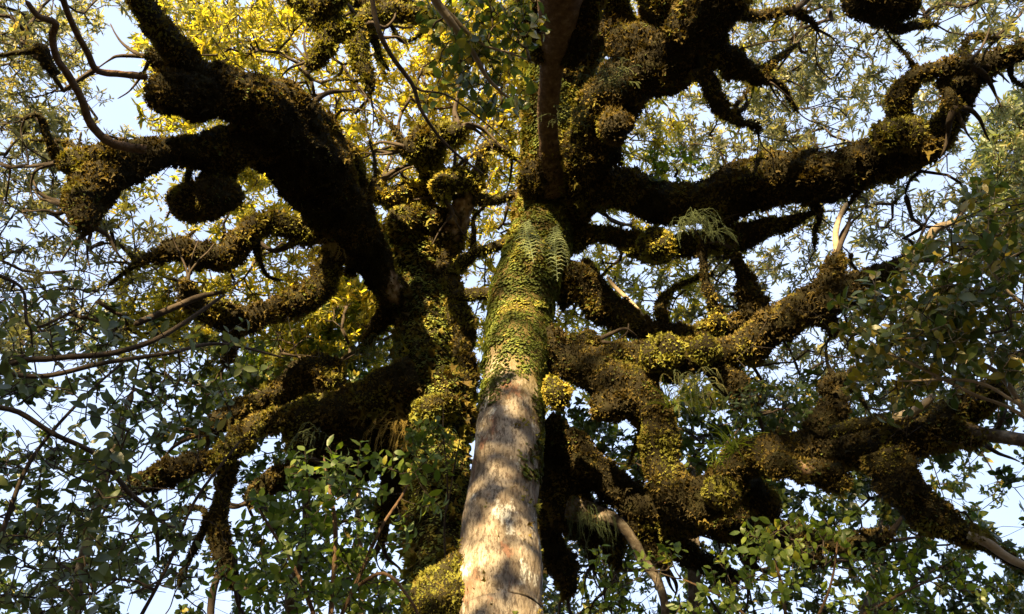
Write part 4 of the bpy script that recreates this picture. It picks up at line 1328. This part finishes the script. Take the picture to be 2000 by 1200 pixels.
shrub('shrub', 'leafy shrub with oval dark green leaves on pale bare twigs at the right edge', 'shrub',
      [[(2300, 1300, 11, 6.5), (2150, 1000, 8, 6.7), (2030, 850, 6, 7), (1960, 740, 5, 7.2), (1900, 700, 4.5, 7.3), (1850, 655, 3.5, 7.4), (1800, 600, 2.5, 7.5)],
       [(2150, 960, 6, 6.7), (2000, 815, 4, 6.9), (1900, 770, 3.5, 6.9), (1800, 720, 3, 7), (1735, 690, 2, 7.1), (1690, 660, 1.5, 7.2)],
       [(2180, 780, 5, 7), (2050, 640, 4, 7.1), (1960, 560, 3, 7.2), (1920, 480, 2.4, 7.3), (1950, 400, 2, 7.4)],
       [(2100, 850, 4, 6.6), (1990, 790, 3.5, 6.7), (1900, 745, 3, 6.8), (1750, 745, 2, 7)]],
      blob(1780, 640, 110, 80, 36, 6.8, 8) + blob(1900, 560, 110, 110, 56, 6.6, 8.2) + blob(1880, 690, 120, 80, 40, 6.6, 8)
      + blob(1960, 440, 60, 80, 24, 6.8, 8) + blob(1690, 620, 50, 40, 7, 7, 7.6) + blob(1740, 740, 80, 50, 16, 6.9, 8) + blob(2060, 600, 60, 220, 30, 6.4, 8),
      27, M_DARK, bark='pale', tone=.26, spray=50, n_leaf=8, twig_mat=M_TWIG_PALE)
shrub('shrub', 'thin undergrowth with yellowing leaves at the lower right, under the broken mossy limb', 'shrub',
      [[(1560, 1450, 5, 8), (1540, 1250, 4, 8.2), (1525, 1140, 3, 8.4), (1500, 1050, 2, 8.6)],
       [(1550, 1300, 4, 8.1), (1620, 1150, 2.5, 8.3), (1640, 1020, 1.5, 8.6)],
       [(1545, 1300, 4, 8.1), (1430, 1180, 2.5, 8.4), (1330, 1130, 2, 8.6)],
       [(1600, 1250, 4, 8.1), (1760, 1160, 2.5, 8.3), (1850, 1120, 2, 8.6)]],
      blob(1530, 1080, 70, 60, 12, 8, 9.4) + blob(1620, 1110, 120, 80, 22, 8, 9.6) + blob(1400, 1150, 110, 50, 14, 8, 9.4) + blob(1800, 1150, 120, 60, 24, 8, 9.6) + blob(1250, 1130, 90, 60, 14, 8.2, 9.6),
      22, M_FRESH, bark='brown', tone=.10, spray=44, n_leaf=6)

# ------------------------------------------------------------------ unseen trees added behind the viewer, shaped to cast the dappled shade
E1 = unit(np.cross(SUN, [0, 0, 1.0])); E2 = np.cross(E1, SUN)
LIT = []            # openings in that canopy: (point, radius m, share of light let through)


def lit(px, py, d, rpx, f):
    w = P(px, py, d)
    LIT.append((float(w @ E1), float(w @ E2), rpx * d * UNIT / FPX, f))


for a in [(965, 1055, 8.7, 70, .7), (950, 715, 11.3, 48, 1), (1005, 715, 11.3, 55, 1), (1060, 760, 11.2, 36, 1), (1095, 765, 10.8, 40, 1), (875, 1120, 8.5, 85, 1), (1000, 990, 9.4, 24, .7),
          (830, 500, 14.6, 60, 1), (830, 720, 12.9, 45, .8), (850, 800, 12.4, 50, .6), (910, 380, 14.5, 130, 1), (840, 270, 14.4, 130, 1), (780, 390, 14.7, 110, 1),
          (1285, 480, 13.0, 75, 1), (1465, 560, 12.9, 50, .9), (1410, 630, 13.0, 60, 1), (1300, 560, 13.4, 60, .8), (1265, 690, 11.5, 70, .7), (1480, 665, 11.3, 60, .9),
          (1390, 690, 11.3, 40, .8), (330, 490, 12.0, 90, .8), (480, 470, 12.8, 110, .95), (560, 600, 12.7, 140, .85), (400, 560, 11.8, 70, .8),
          (650, 60, 12.4, 110, 1), (730, 60, 12.6, 90, 1), (1740, 270, 11.6, 90, .7), (1860, 170, 11.2, 90, .55), (1620, 590, 11.0, 90, .6), (1520, 120, 11.7, 80, .8),
          (640, 930, 6.7, 90, .85), (800, 930, 6.7, 60, .9), (560, 1020, 6.7, 80, .5), (400, 150, 10.3, 130, .45), (600, 250, 11.6, 130, .45), (130, 320, 9.6, 70, .6), (620, 740, 13.2, 90, .5), (835, 600, 14.0, 85, .9), (850, 720, 13.0, 80, .85), (860, 830, 12.4, 75, .8), (815, 490, 14.8, 90, .9), (800, 440, 14.6, 60, .7), (1045, 560, 12.7, 36, .35), (640, 660, 18, 150, .9), (250, 130, 9.6, 50, .5),
          (470, 840, 12.4, 100, .4), (700, 530, 13.6, 50, .9), (920, 500, 14.4, 50, .9), (640, 500, 13.4, 50, 1), (1640, 850, 9.2, 60, .4), (1650, 780, 10, 50, .8), (1090, 400, 14, 60, .6),
          (1380, 775, 12.5, 60, 1), (1500, 870, 9.8, 50, .3), (1300, 30, 12, 100, .5), (1640, 440, 11.3, 40, 1), (1830, 450, 10.3, 60, .8), (1900, 600, 7.2, 120, .3), (1600, 1110, 8.8, 110, .5),
          (1500, 430, 12.8, 70, .6), (1210, 60, 12.6, 60, .6), (1990, 340, 25, 200, .8), (150, 700, 6, 160, .12)]:
    lit(*a)
# whole sunlit stretches of high canopy: u interval by photo x, and depth
BANDS = [(500, 1010, 14.2, 22, .97), (340, 500, 13.5, 20, .6), (1010, 1600, 15.5, 21, .45), (1600, 2050, 13.5, 19, .15), (560, 760, 16, 22, 1.0)]


def light_share(u, v):
    f = np.clip(-.36 + 1.5 * np.array([mn.noise(Vector((x * .8, y * .8, 7))) for x, y in zip(u, v)]), 0, .45)
    for (a, b, r, s) in LIT:
        d = np.hypot(u - a, v - b) / r
        f = np.maximum(f, s * np.clip((1.25 - d) / .45, 0, 1))
    for (x0, x1, d0, d1, s) in BANDS:
        for py in (60, 350, 650):
            w0, w1 = P(x0, py, .5 * (d0 + d1)), P(x1, py, .5 * (d0 + d1))
            q0, q1 = P(.5 * (x0 + x1), py, d0), P(.5 * (x0 + x1), py, d1)
            ua, ub = sorted((w0 @ E1, w1 @ E1)); va, vb = sorted((q0 @ E2, q1 @ E2))
            ins = (u > ua) & (u < ub) & (v > va) & (v < vb)
            f = np.where(ins, np.maximum(f, s), f)
    return f


def add_shade_trees():  # unseen crowns put in as blockers, with gaps where sun should land
    mats = [M_DARK, M_TWIG]
    # area to be shaded, in the plane across the sun's rays
    corners = [P(x, y, d) for x in (-100, 2100) for y in (-50, 1250) for d in (4.5, 21)]
    us = [c @ E1 for c in corners]; vs = [c @ E2 for c in corners]
    u0, u1, v0, v1 = min(us) - 1, max(us) + 1, min(vs) - 1, max(vs) + 1
    labels = ['tall forest tree standing behind the viewer, its dense crown shading the scene from the left',
              'tall forest tree standing straight behind the viewer with a broken, light-pierced crown',
              'tall forest tree standing behind the viewer on the right with a dense dark crown']
    n = int((u1 - u0) * (v1 - v0) * 95.0)
    u = RNG.uniform(u0, u1, n); v = RNG.uniform(v0, v1, n)
    keep = RNG.random(n) > light_share(u, v)
    u, v = u[keep], v[keep]
    # distance back along the ray: behind the camera's field and above the ground
    pts = []
    for a, b in zip(u, v):
        q = Vector((a * .5, b * .5, 0))
        pts.append(E1 * a + E2 * b + SUN * (21.0 + 4 * mn.noise(q) + random.gauss(0, .5)))
    pts = np.array(pts)
    # keep clear of what the camera sees and of the ground
    for _ in range(40):
        x, y, d = to_px(pts)
        bad = ((d > 0) & (y > -260) & (y < 1500) & (x > -500) & (x < 2500)) | (pts[:, 1] > -1.0)
        pts[bad] += SUN * 1.2
        if not bad.any():
            break
    pts = pts[pts[:, 2] > 2.0]
    third = np.quantile(pts[:, 0], [1 / 3, 2 / 3])
    for k in range(3):
        sel = pts[(pts[:, 0] <= third[0]) if k == 0 else ((pts[:, 0] > third[0]) & (pts[:, 0] <= third[1])) if k == 1 else (pts[:, 0] > third[1])]
        c = sel.mean(0)
        t = thing('tree', labels[k], 'tree', (c[0], c[1], -.05), 'forest trees behind the viewer')
        top = max(6.0, c[2] + 2)
        cv = spline(np.array([[c[0], c[1], -.1, .42], [c[0] + .1, c[1], 2, .3], [c[0] - .2, c[1] + .2, top * .5, .24], [c[0], c[1], top, .1]]), lambda r: .3)
        V, Q, T = tube(cv, 14, lump=.08, seed=k * 5.0)
        link('trunk', mesh_from('trunk', V - base_of(t), T, Q, M_BARK_GREY, smooth=True), t)
        off = base_of(t)
        m = len(sel)
        Vt, Tt = np.array([[0, 0, 0], [.45, .26, .05], [.45, -.26, .05], [1, 0, -.1]]), np.array([[0, 2, 1], [1, 2, 3]])
        nrm = RNG.normal(0, .55, (m, 3)) + SUN * .6 + np.array([0, 0, .5])
        nrm /= np.linalg.norm(nrm, axis=1)[:, None]
        tA, tB = rot_frames(nrm)
        L = RNG.uniform(.16, .28, m)[:, None, None]
        Vr = (sel - off)[:, None, :] + L * (Vt[None, :, 0:1] * tA[:, None] + Vt[None, :, 1:2] * tB[:, None] + Vt[None, :, 2:3] * nrm[:, None])
        Vr = Vr.reshape(-1, 3)
        Tr = (np.arange(m)[:, None, None] * len(Vt) + Tt[None]).reshape(-1, 3)
        tn = np.repeat(RNG.uniform(.1, .8, m), len(Vt)); mi = np.zeros(len(Tr), int)
        o = link('crown', mesh_from('crown', Vr, Tr, mat=mats, tone=np.clip(tn, 0, 1), midx=mi), t)
        o['kind'] = 'stuff'
        Vn, Tn, _ = network(sel[::26], cv[len(cv) // 3:, :3], rmin=.006, rmax=.09)
        o = link('twigs', mesh_from('twigs', Vn - off, Tn, mat=M_TWIG, smooth=True), t)
        o['kind'] = 'stuff'


add_shade_trees()


def add_shade_ring():
    """the forest the viewer stands in: dense trees beside and behind, outside the view"""
    spots = [(-7.5, 2.0, 9), (-9.5, -3.5, 11), (-5.0, -7.5, 10), (0.5, -9.0, 11), (5.5, -7.0, 10), (9.5, -2.5, 11), (8.0, 2.5, 9), (-2.5, -13, 13), (4.0, -13, 13), (-12, 6, 10), (13, 6, 10)]
    sides = ['left of', 'left of and behind', 'behind and left of', 'close behind', 'behind and right of', 'right of and behind', 'right of', 'far behind and left of', 'far behind and right of', 'well to the left of', 'well to the right of']
    for (x, y, h), sd in zip(spots, sides):
        t = thing('tree', f'dense shady forest tree standing {sd} the viewer', 'tree', (x, y, -.05), 'forest trees around the viewer')
        off = base_of(t)
        cv = spline(np.array([[x, y, -.1, .30], [x + .1, y, 1.5, .22], [x - .1, y + .2, h * .5, .16], [x, y, h * .95, .05]]), lambda r: .3)
        V, Q, T = tube(cv, 12, lump=.08, seed=x)
        link('trunk', mesh_from('trunk', V - off, T, Q, M_BARK_GREY, smooth=True), t)
        m = 4500
        a = RNG.uniform(0, 6.283, m); z = RNG.uniform(.12, 1.0, m)
        r = 3.0 * np.sqrt(RNG.random(m)) * np.sqrt(np.clip(1.15 - z, .1, 1)) * (1 + .25 * np.sin(a * 3 + x))
        p = np.column_stack([x + r * np.cos(a), y + r * np.sin(a), z * h])
        px_, py_, d_ = to_px(p)
        vis = (d_ > 0) & (px_ > -500) & (px_ < 2500) & (py_ > -400) & (py_ < 1700)
        near = np.linalg.norm(p[:, :2], axis=1) < 1.5
        ls = light_share(p @ E1, p @ E2)
        sunward = (p @ SUN) > 0
        p = p[~vis & ~near & ~((ls > .15) & (RNG.random(m) < ls * 1.2))]
        m = len(p)
        Vt, Tt = np.array([[0, 0, 0], [.45, .26, .05], [.45, -.26, .05], [1, 0, -.1]]), np.array([[0, 2, 1], [1, 2, 3]])
        nrm = RNG.normal(0, .6, (m, 3)) + np.array([0, 0, .6]); nrm /= np.linalg.norm(nrm, axis=1)[:, None]
        tA, tB = rot_frames(nrm)
        L = RNG.uniform(.2, .36, m)[:, None, None]
        Vr = (p - off)[:, None, :] + L * (Vt[None, :, 0:1] * tA[:, None] + Vt[None, :, 1:2] * tB[:, None] + Vt[None, :, 2:3] * nrm[:, None])
        Tr = (np.arange(m)[:, None, None] * len(Vt) + Tt[None]).reshape(-1, 3)
        o = link('crown', mesh_from('crown', Vr.reshape(-1, 3), Tr, mat=M_DARK, tone=np.repeat(RNG.uniform(.1, .8, m), len(Vt))), t)
        o['kind'] = 'stuff'


add_shade_ring()


def overhanging():
    """a tree beside the viewer whose boughs reach forward over the top of the view"""
    foot = np.array([-1.6, -1.8, -.05])
    t = thing('tree', 'nearby tree leaning in from the top edge with a pale bough of broad green leaves', 'tree', foot)
    tr = [[foot[0], foot[1], -.1, .22], [foot[0], foot[1], 1.5, .16], [foot[0] + .1, foot[1] + .2, 4.0, .13], [foot[0] + .3, foot[1] + .5, 6.6, .09]]
    cv = spline(np.array(tr), lambda r: .15)
    V, Q, T = tube(cv, 14, lump=.08, seed=4.0)
    link('trunk', mesh_from('trunk', V - foot, T, Q, M_BARK_GREY, smooth=True), t)
    top = np.array(tr[2][:3]); top2 = np.array(tr[3][:3])

    def bough(pts, start, r0, mat):
        arr = np.array(pts, float)
        W = P(arr[:, 0], arr[:, 1], arr[:, 3]); rad = arr[:, 2] * arr[:, 3] * UNIT / FPX
        rows = [[*start, r0], *[[*(start + (W[0] - start) * k), r0 + (rad[0] - r0) * k] for k in (.35, .7)], *[[*w, r] for w, r in zip(W, rad)]]
        c = spline(np.array(rows), lambda r: .05)
        V, Q, T = tube(c, 10, lump=.10, lump_freq=.5, seed=random.uniform(0, 30))
        link('branch', mesh_from('branch', V - foot, T, Q, mat, smooth=True), t)
        return c[len(c) // 3:, :3]
    s1 = bough([(810, -80, 11, 6.8), (850, 0, 9.5, 7.0), (885, 50, 8, 7.1), (925, 105, 5.5, 7.3), (950, 150, 4, 7.4), (985, 185, 3, 7.5), (1015, 205, 1.5, 7.6)], top2, .06, M_TWIG_PALE)
    s2 = bough([(880, 30, 5, 7.1), (940, 85, 3.2, 7.2), (1000, 105, 2, 7.3), (1045, 125, 1, 7.4)], P(850, 0, 7.0), .015, M_TWIG_PALE)
    s3 = bough([(715, -80, 5.5, 6.4), (727, 0, 5, 6.4), (740, 60, 5, 6.4), (765, 110, 4.6, 6.45), (805, 165, 4.2, 6.5), (820, 210, 3.8, 6.5), (848, 255, 3.2, 6.5), (890, 300, 2.6, 6.6), (950, 345, 1.8, 6.7)], top, .03, M_TWIG)
    s4 = bough([(825, 178, 2.2, 6.5), (870, 185, 1.8, 6.6), (915, 215, 1.5, 6.6), (960, 250, 1.2, 6.7), (1000, 285, .8, 6.8)], P(808, 170, 6.5), .008, M_TWIG)
    pts = blob(930, 60, 90, 60, 26, 7, 7.9) + blob(1000, 60, 50, 60, 13, 7.0, 7.8) + blob(900, 140, 70, 60, 14, 7.1, 7.8) + blob(980, 180, 60, 50, 12, 7.2, 7.9) + blob(900, -60, 130, 60, 16, 7, 7.8)
    leafy(t, pts[::5] + pts[1::5] + pts[2::5] + pts[3::5], 'leaf', 26, M_DARK, twig_mat=M_TWIG, seeds=np.vstack([s1, s2]), tone=.26, spray=46, n_leaf=7, rmin=.0018, rmax=.01)


overhanging()


# ------------------------------------------------------------------ plants perching on the limbs
def strand_mesh(name, L, n=14, fork=True, w=.006, seed=0, tone=.4, droop=1.0):
    """a hanging cord-like strand, bushy with short side leaflets, starting along +X and bending down (-Z)"""
    rs = np.random.default_rng(seed)
    V, T, tn = [], [], []

    def run(p, ang, az, L, n, w):
        pts = [p]
        for i in range(n):
            ang -= droop * 1.9 / n * rs.uniform(.6, 1.4)
            ang = max(ang, -1.5)
            az += rs.normal(0, .10)
            st = L / n
            p = p + st * np.array([math.cos(ang) * math.cos(az), math.cos(ang) * math.sin(az), math.sin(ang)])
            pts.append(p)
        pts = np.array(pts)
        for i in range(n):
            d = unit(pts[i + 1] - pts[i]); F = frame_from(d, rs.uniform(0, 6))
            k = len(V)
            ww = w * (1 - .5 * i / n)
            for q in (pts[i], pts[i + 1]):
                for a in range(3):
                    V.append(q + ww * .5 * (F[:, 0] * math.cos(a * 2.1) + F[:, 1] * math.sin(a * 2.1)))
            for a in range(3):
                b = (a + 1) % 3
                T.append([k + a, k + b, k + 3 + b]); T.append([k + a, k + 3 + b, k + 3 + a])
            tn.extend([tone] * 6)
            for _ in range(3):
                s = unit(F[:, 0] * rs.normal() + F[:, 1] * rs.normal() + d * .9)
                m = pts[i] + (pts[i + 1] - pts[i]) * rs.random(); k = len(V)
                o = np.cross(s, d) * ww * .5
                V.extend([m - o, m + o, m + s * w * 3.4]); T.append([k, k + 1, k + 2]); tn.extend([tone + rs.uniform(-.1, .2)] * 3)
        return pts
    p = run(np.zeros(3), rs.uniform(.1, .7), 0, L, n, w)
    if fork:
        for _ in range(2):
            q = p[rs.integers(n // 3, n - 2)]
            run(q, -.6, rs.uniform(-1.2, 1.2), L * .45, max(5, n // 2), w * .8)
    return mesh_from(name, np.array(V), np.array(T), mat=M_SILVER, tone=tn)


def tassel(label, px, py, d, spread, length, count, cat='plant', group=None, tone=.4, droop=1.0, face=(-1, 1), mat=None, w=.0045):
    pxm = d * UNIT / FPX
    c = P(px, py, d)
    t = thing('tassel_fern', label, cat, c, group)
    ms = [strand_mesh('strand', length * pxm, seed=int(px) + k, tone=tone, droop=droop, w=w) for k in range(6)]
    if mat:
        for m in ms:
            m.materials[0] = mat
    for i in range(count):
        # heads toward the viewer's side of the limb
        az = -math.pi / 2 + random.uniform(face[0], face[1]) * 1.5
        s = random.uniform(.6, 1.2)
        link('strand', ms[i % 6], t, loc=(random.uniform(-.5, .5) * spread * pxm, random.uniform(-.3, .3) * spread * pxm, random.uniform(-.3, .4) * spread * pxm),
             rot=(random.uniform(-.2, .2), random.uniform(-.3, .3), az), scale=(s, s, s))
    return t


tassel('silvery mop of fine hanging strands on the dark limb at upper right of the trunk', 1180, 160, 11.5, 60, 62, 60)
tassel('smaller grey-green tuft of hanging strands below the silvery mop, beside the bare brown stem', 1118, 235, 11.6, 40, 60, 34)
tassel('grey-green fan of strands trailing below the great right limb', 1352, 440, 12.1, 40, 85, 40, droop=1.5, tone=.25)
tassel('trailing strands under the same limb, spreading to the right of the fan', 1395, 458, 12.1, 30, 60, 16, droop=1.4, tone=.2)
tassel('pale strands hanging in a gap below the mossy arch', 1345, 755, 11.0, 60, 75, 46, droop=1.5, tone=.5)
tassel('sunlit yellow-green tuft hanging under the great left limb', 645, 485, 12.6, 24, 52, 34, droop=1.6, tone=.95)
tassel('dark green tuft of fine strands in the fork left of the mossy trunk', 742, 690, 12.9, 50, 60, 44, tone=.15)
tassel('dull green strands dangling from the lowest mossy limb right of the trunk', 1150, 1010, 11.6, 60, 75, 44, droop=1.5, tone=.05)
tassel('brownish strands hanging in the shade under the low left limbs', 770, 835, 12.6, 60, 80, 40, droop=1.6, tone=.9)
tassel('thin pale strands hanging in front of the low left limb above the sapling', 610, 850, 11.4, 40, 60, 16, droop=1.6, tone=.3)


def pinna_frond(L, seed, brown=False):
    rs = np.random.default_rng(seed)
    V, T, tn = [], [], []
    n = 15
    pts = []
    for i in range(n + 1):
        t = i / n
        pts.append(np.array([L * .14 * math.sin(t * 1.4), 0, -L * t]))
    for i in range(n):
        k = len(V)
        V.extend([pts[i] + [0, .004, 0], pts[i] - [0, .004, 0], pts[i + 1] + [0, .003, 0], pts[i + 1] - [0, .003, 0]])
        T += [[k, k + 1, k + 3], [k, k + 3, k + 2]]
        tone = .35 + (.6 * max(0, i / n - .55) if brown else 0)
        tn += [tone] * 4
        ln = L * .125 * math.sin(math.pi * min(1, (i + 1.6) / (n + 1.2))) * rs.uniform(.8, 1.15)
        for s in (-1, 1):
            k = len(V)
            b = pts[i] + (pts[i + 1] - pts[i]) * (.25 if s > 0 else .7)
            m = b + np.array([ln * .1, s * ln * .5, ln * .10]); e = b + np.array([ln * .1, s * ln, -ln * .42])
            V.extend([b + [0, 0, .007], b - [0, 0, .007], m + [0, 0, .008], m - [0, 0, .008], e])
            T += [[k, k + 1, k + 3], [k, k + 3, k + 2], [k + 2, k + 3, k + 4]]
            tn += [tone + rs.uniform(-.1, .15)] * 5
    return mesh_from('frond', np.array(V), np.array(T), mat=M_SILVER, tone=np.clip(tn, 0, 1))


def ferns():
    # both hang on the mossy face of the pale tree's trunk
    for px, py, ln, lab, br in ((1028, 436, 175, 'hanging comb-like fern on the mossy trunk, the left of two, its tip turning orange', True),
                                (1084, 446, 165, 'hanging comb-like fern on the mossy trunk, the right of two, all silvery green', False)):
        d = 12.95
        c = P(px, py, d)
        pxm = d * UNIT / FPX
        t = thing('comb_fern', lab, 'fern', c)
        for i in range(3):
            me = pinna_frond(ln * pxm * (1.25 if i == 0 else .85), int(px) + i, br and i == 0)
            link('frond', me, t, loc=(.02 * (i - 1), -.015 * i, .02), rot=(random.uniform(-.1, .1), random.uniform(-.1, .1), -math.pi / 2 + (.0, .7, -.7)[i]))


ferns()


def tussock(label, px, py, d, L, n):
    pxm = d * UNIT / FPX
    t = thing('grass_tuft', label, 'grass tuft', P(px, py, d))
    ms = []
    for k in range(5):
        V, T = [], []
        seg = 8; rs = np.random.default_rng(k + int(px))
        ang = rs.uniform(1.0, 1.45); p = np.zeros(3)
        pts = [p]
        for i in range(seg):
            ang -= rs.uniform(.1, .28)
            p = p + L * pxm / seg * np.array([math.cos(ang), 0, math.sin(ang)]); pts.append(p)
        for i, q in enumerate(pts):
            w = .006 * (1 - .85 * i / seg)
            V += [q + [0, w, 0], q - [0, w, 0]]
        for i in range(seg):
            a = 2 * i
            T += [[a, a + 1, a + 3], [a, a + 3, a + 2]]
        ms.append(mesh_from('blade', np.array(V), np.array(T), mat=M_FRESH, tone=np.full(len(V), rs.uniform(.4, .8)), smooth=True))
    for i in range(n):
        s = random.uniform(.6, 1.2)
        link('blade', ms[i % 5], t, loc=(random.uniform(-.05, .05), random.uniform(-.05, .05), 0), rot=(0, random.uniform(-.2, .2), random.uniform(0, 6.28)), scale=(s, s, s))


tussock('upright tuft of long grass-like blades perched on the low right limb', 1432, 880, 9.75, 75, 34)
tussock('arching tuft of grass-like blades left of the pale hanging strands', 1310, 790, 10.9, 60, 26)
tussock('small grassy tuft on the mossy fork beside the left trunk', 728, 705, 12.9, 45, 24)
tussock('grass-like blades trailing at the right end of the dipping mossy limb', 1400, 905, 9.9, 50, 20)


def perching(label, px, py, rx, ry, d, n, leaf_px, mat, tone=0.0):
    t = thing('shrub', label, 'shrub', P(px, py + ry * .8, d))
    b = P(px, py + ry * .8, d)
    top = P(px, py, d - .2)
    cv = spline(np.array([[*b, .02], [*(.5 * (b + top) + [.03, 0, 0]), .014], [*top, .006]]), lambda r: .04)
    V, Q, T = tube(cv, 6, lump=.05)
    link('stem', mesh_from('stem', V - b, T, Q, M_TWIG, smooth=True), t)
    leafy(t, blob(px, py, rx, ry, n, d - .7, d + .4), 'leaf', leaf_px, mat, seeds=cv[:, :3], tone=tone, spray=32, n_leaf=7, n_single=140, rmin=.0015, rmax=.01)


perching('dense small-leaved dark shrub perched above the low right limb', 1520, 800, 90, 48, 10.6, 44, 16, M_DARK, .02)
perching('small round-leaved green shrub growing on top of the great right limb', 1318, 325, 42, 26, 13.6, 14, 15, M_FRESH, -.05)
perching('bright little shrub in the gap between dark limbs at lower right, glowing yellow', 1385, 770, 40, 36, 12.8, 18, 16, M_FRESH, .40)
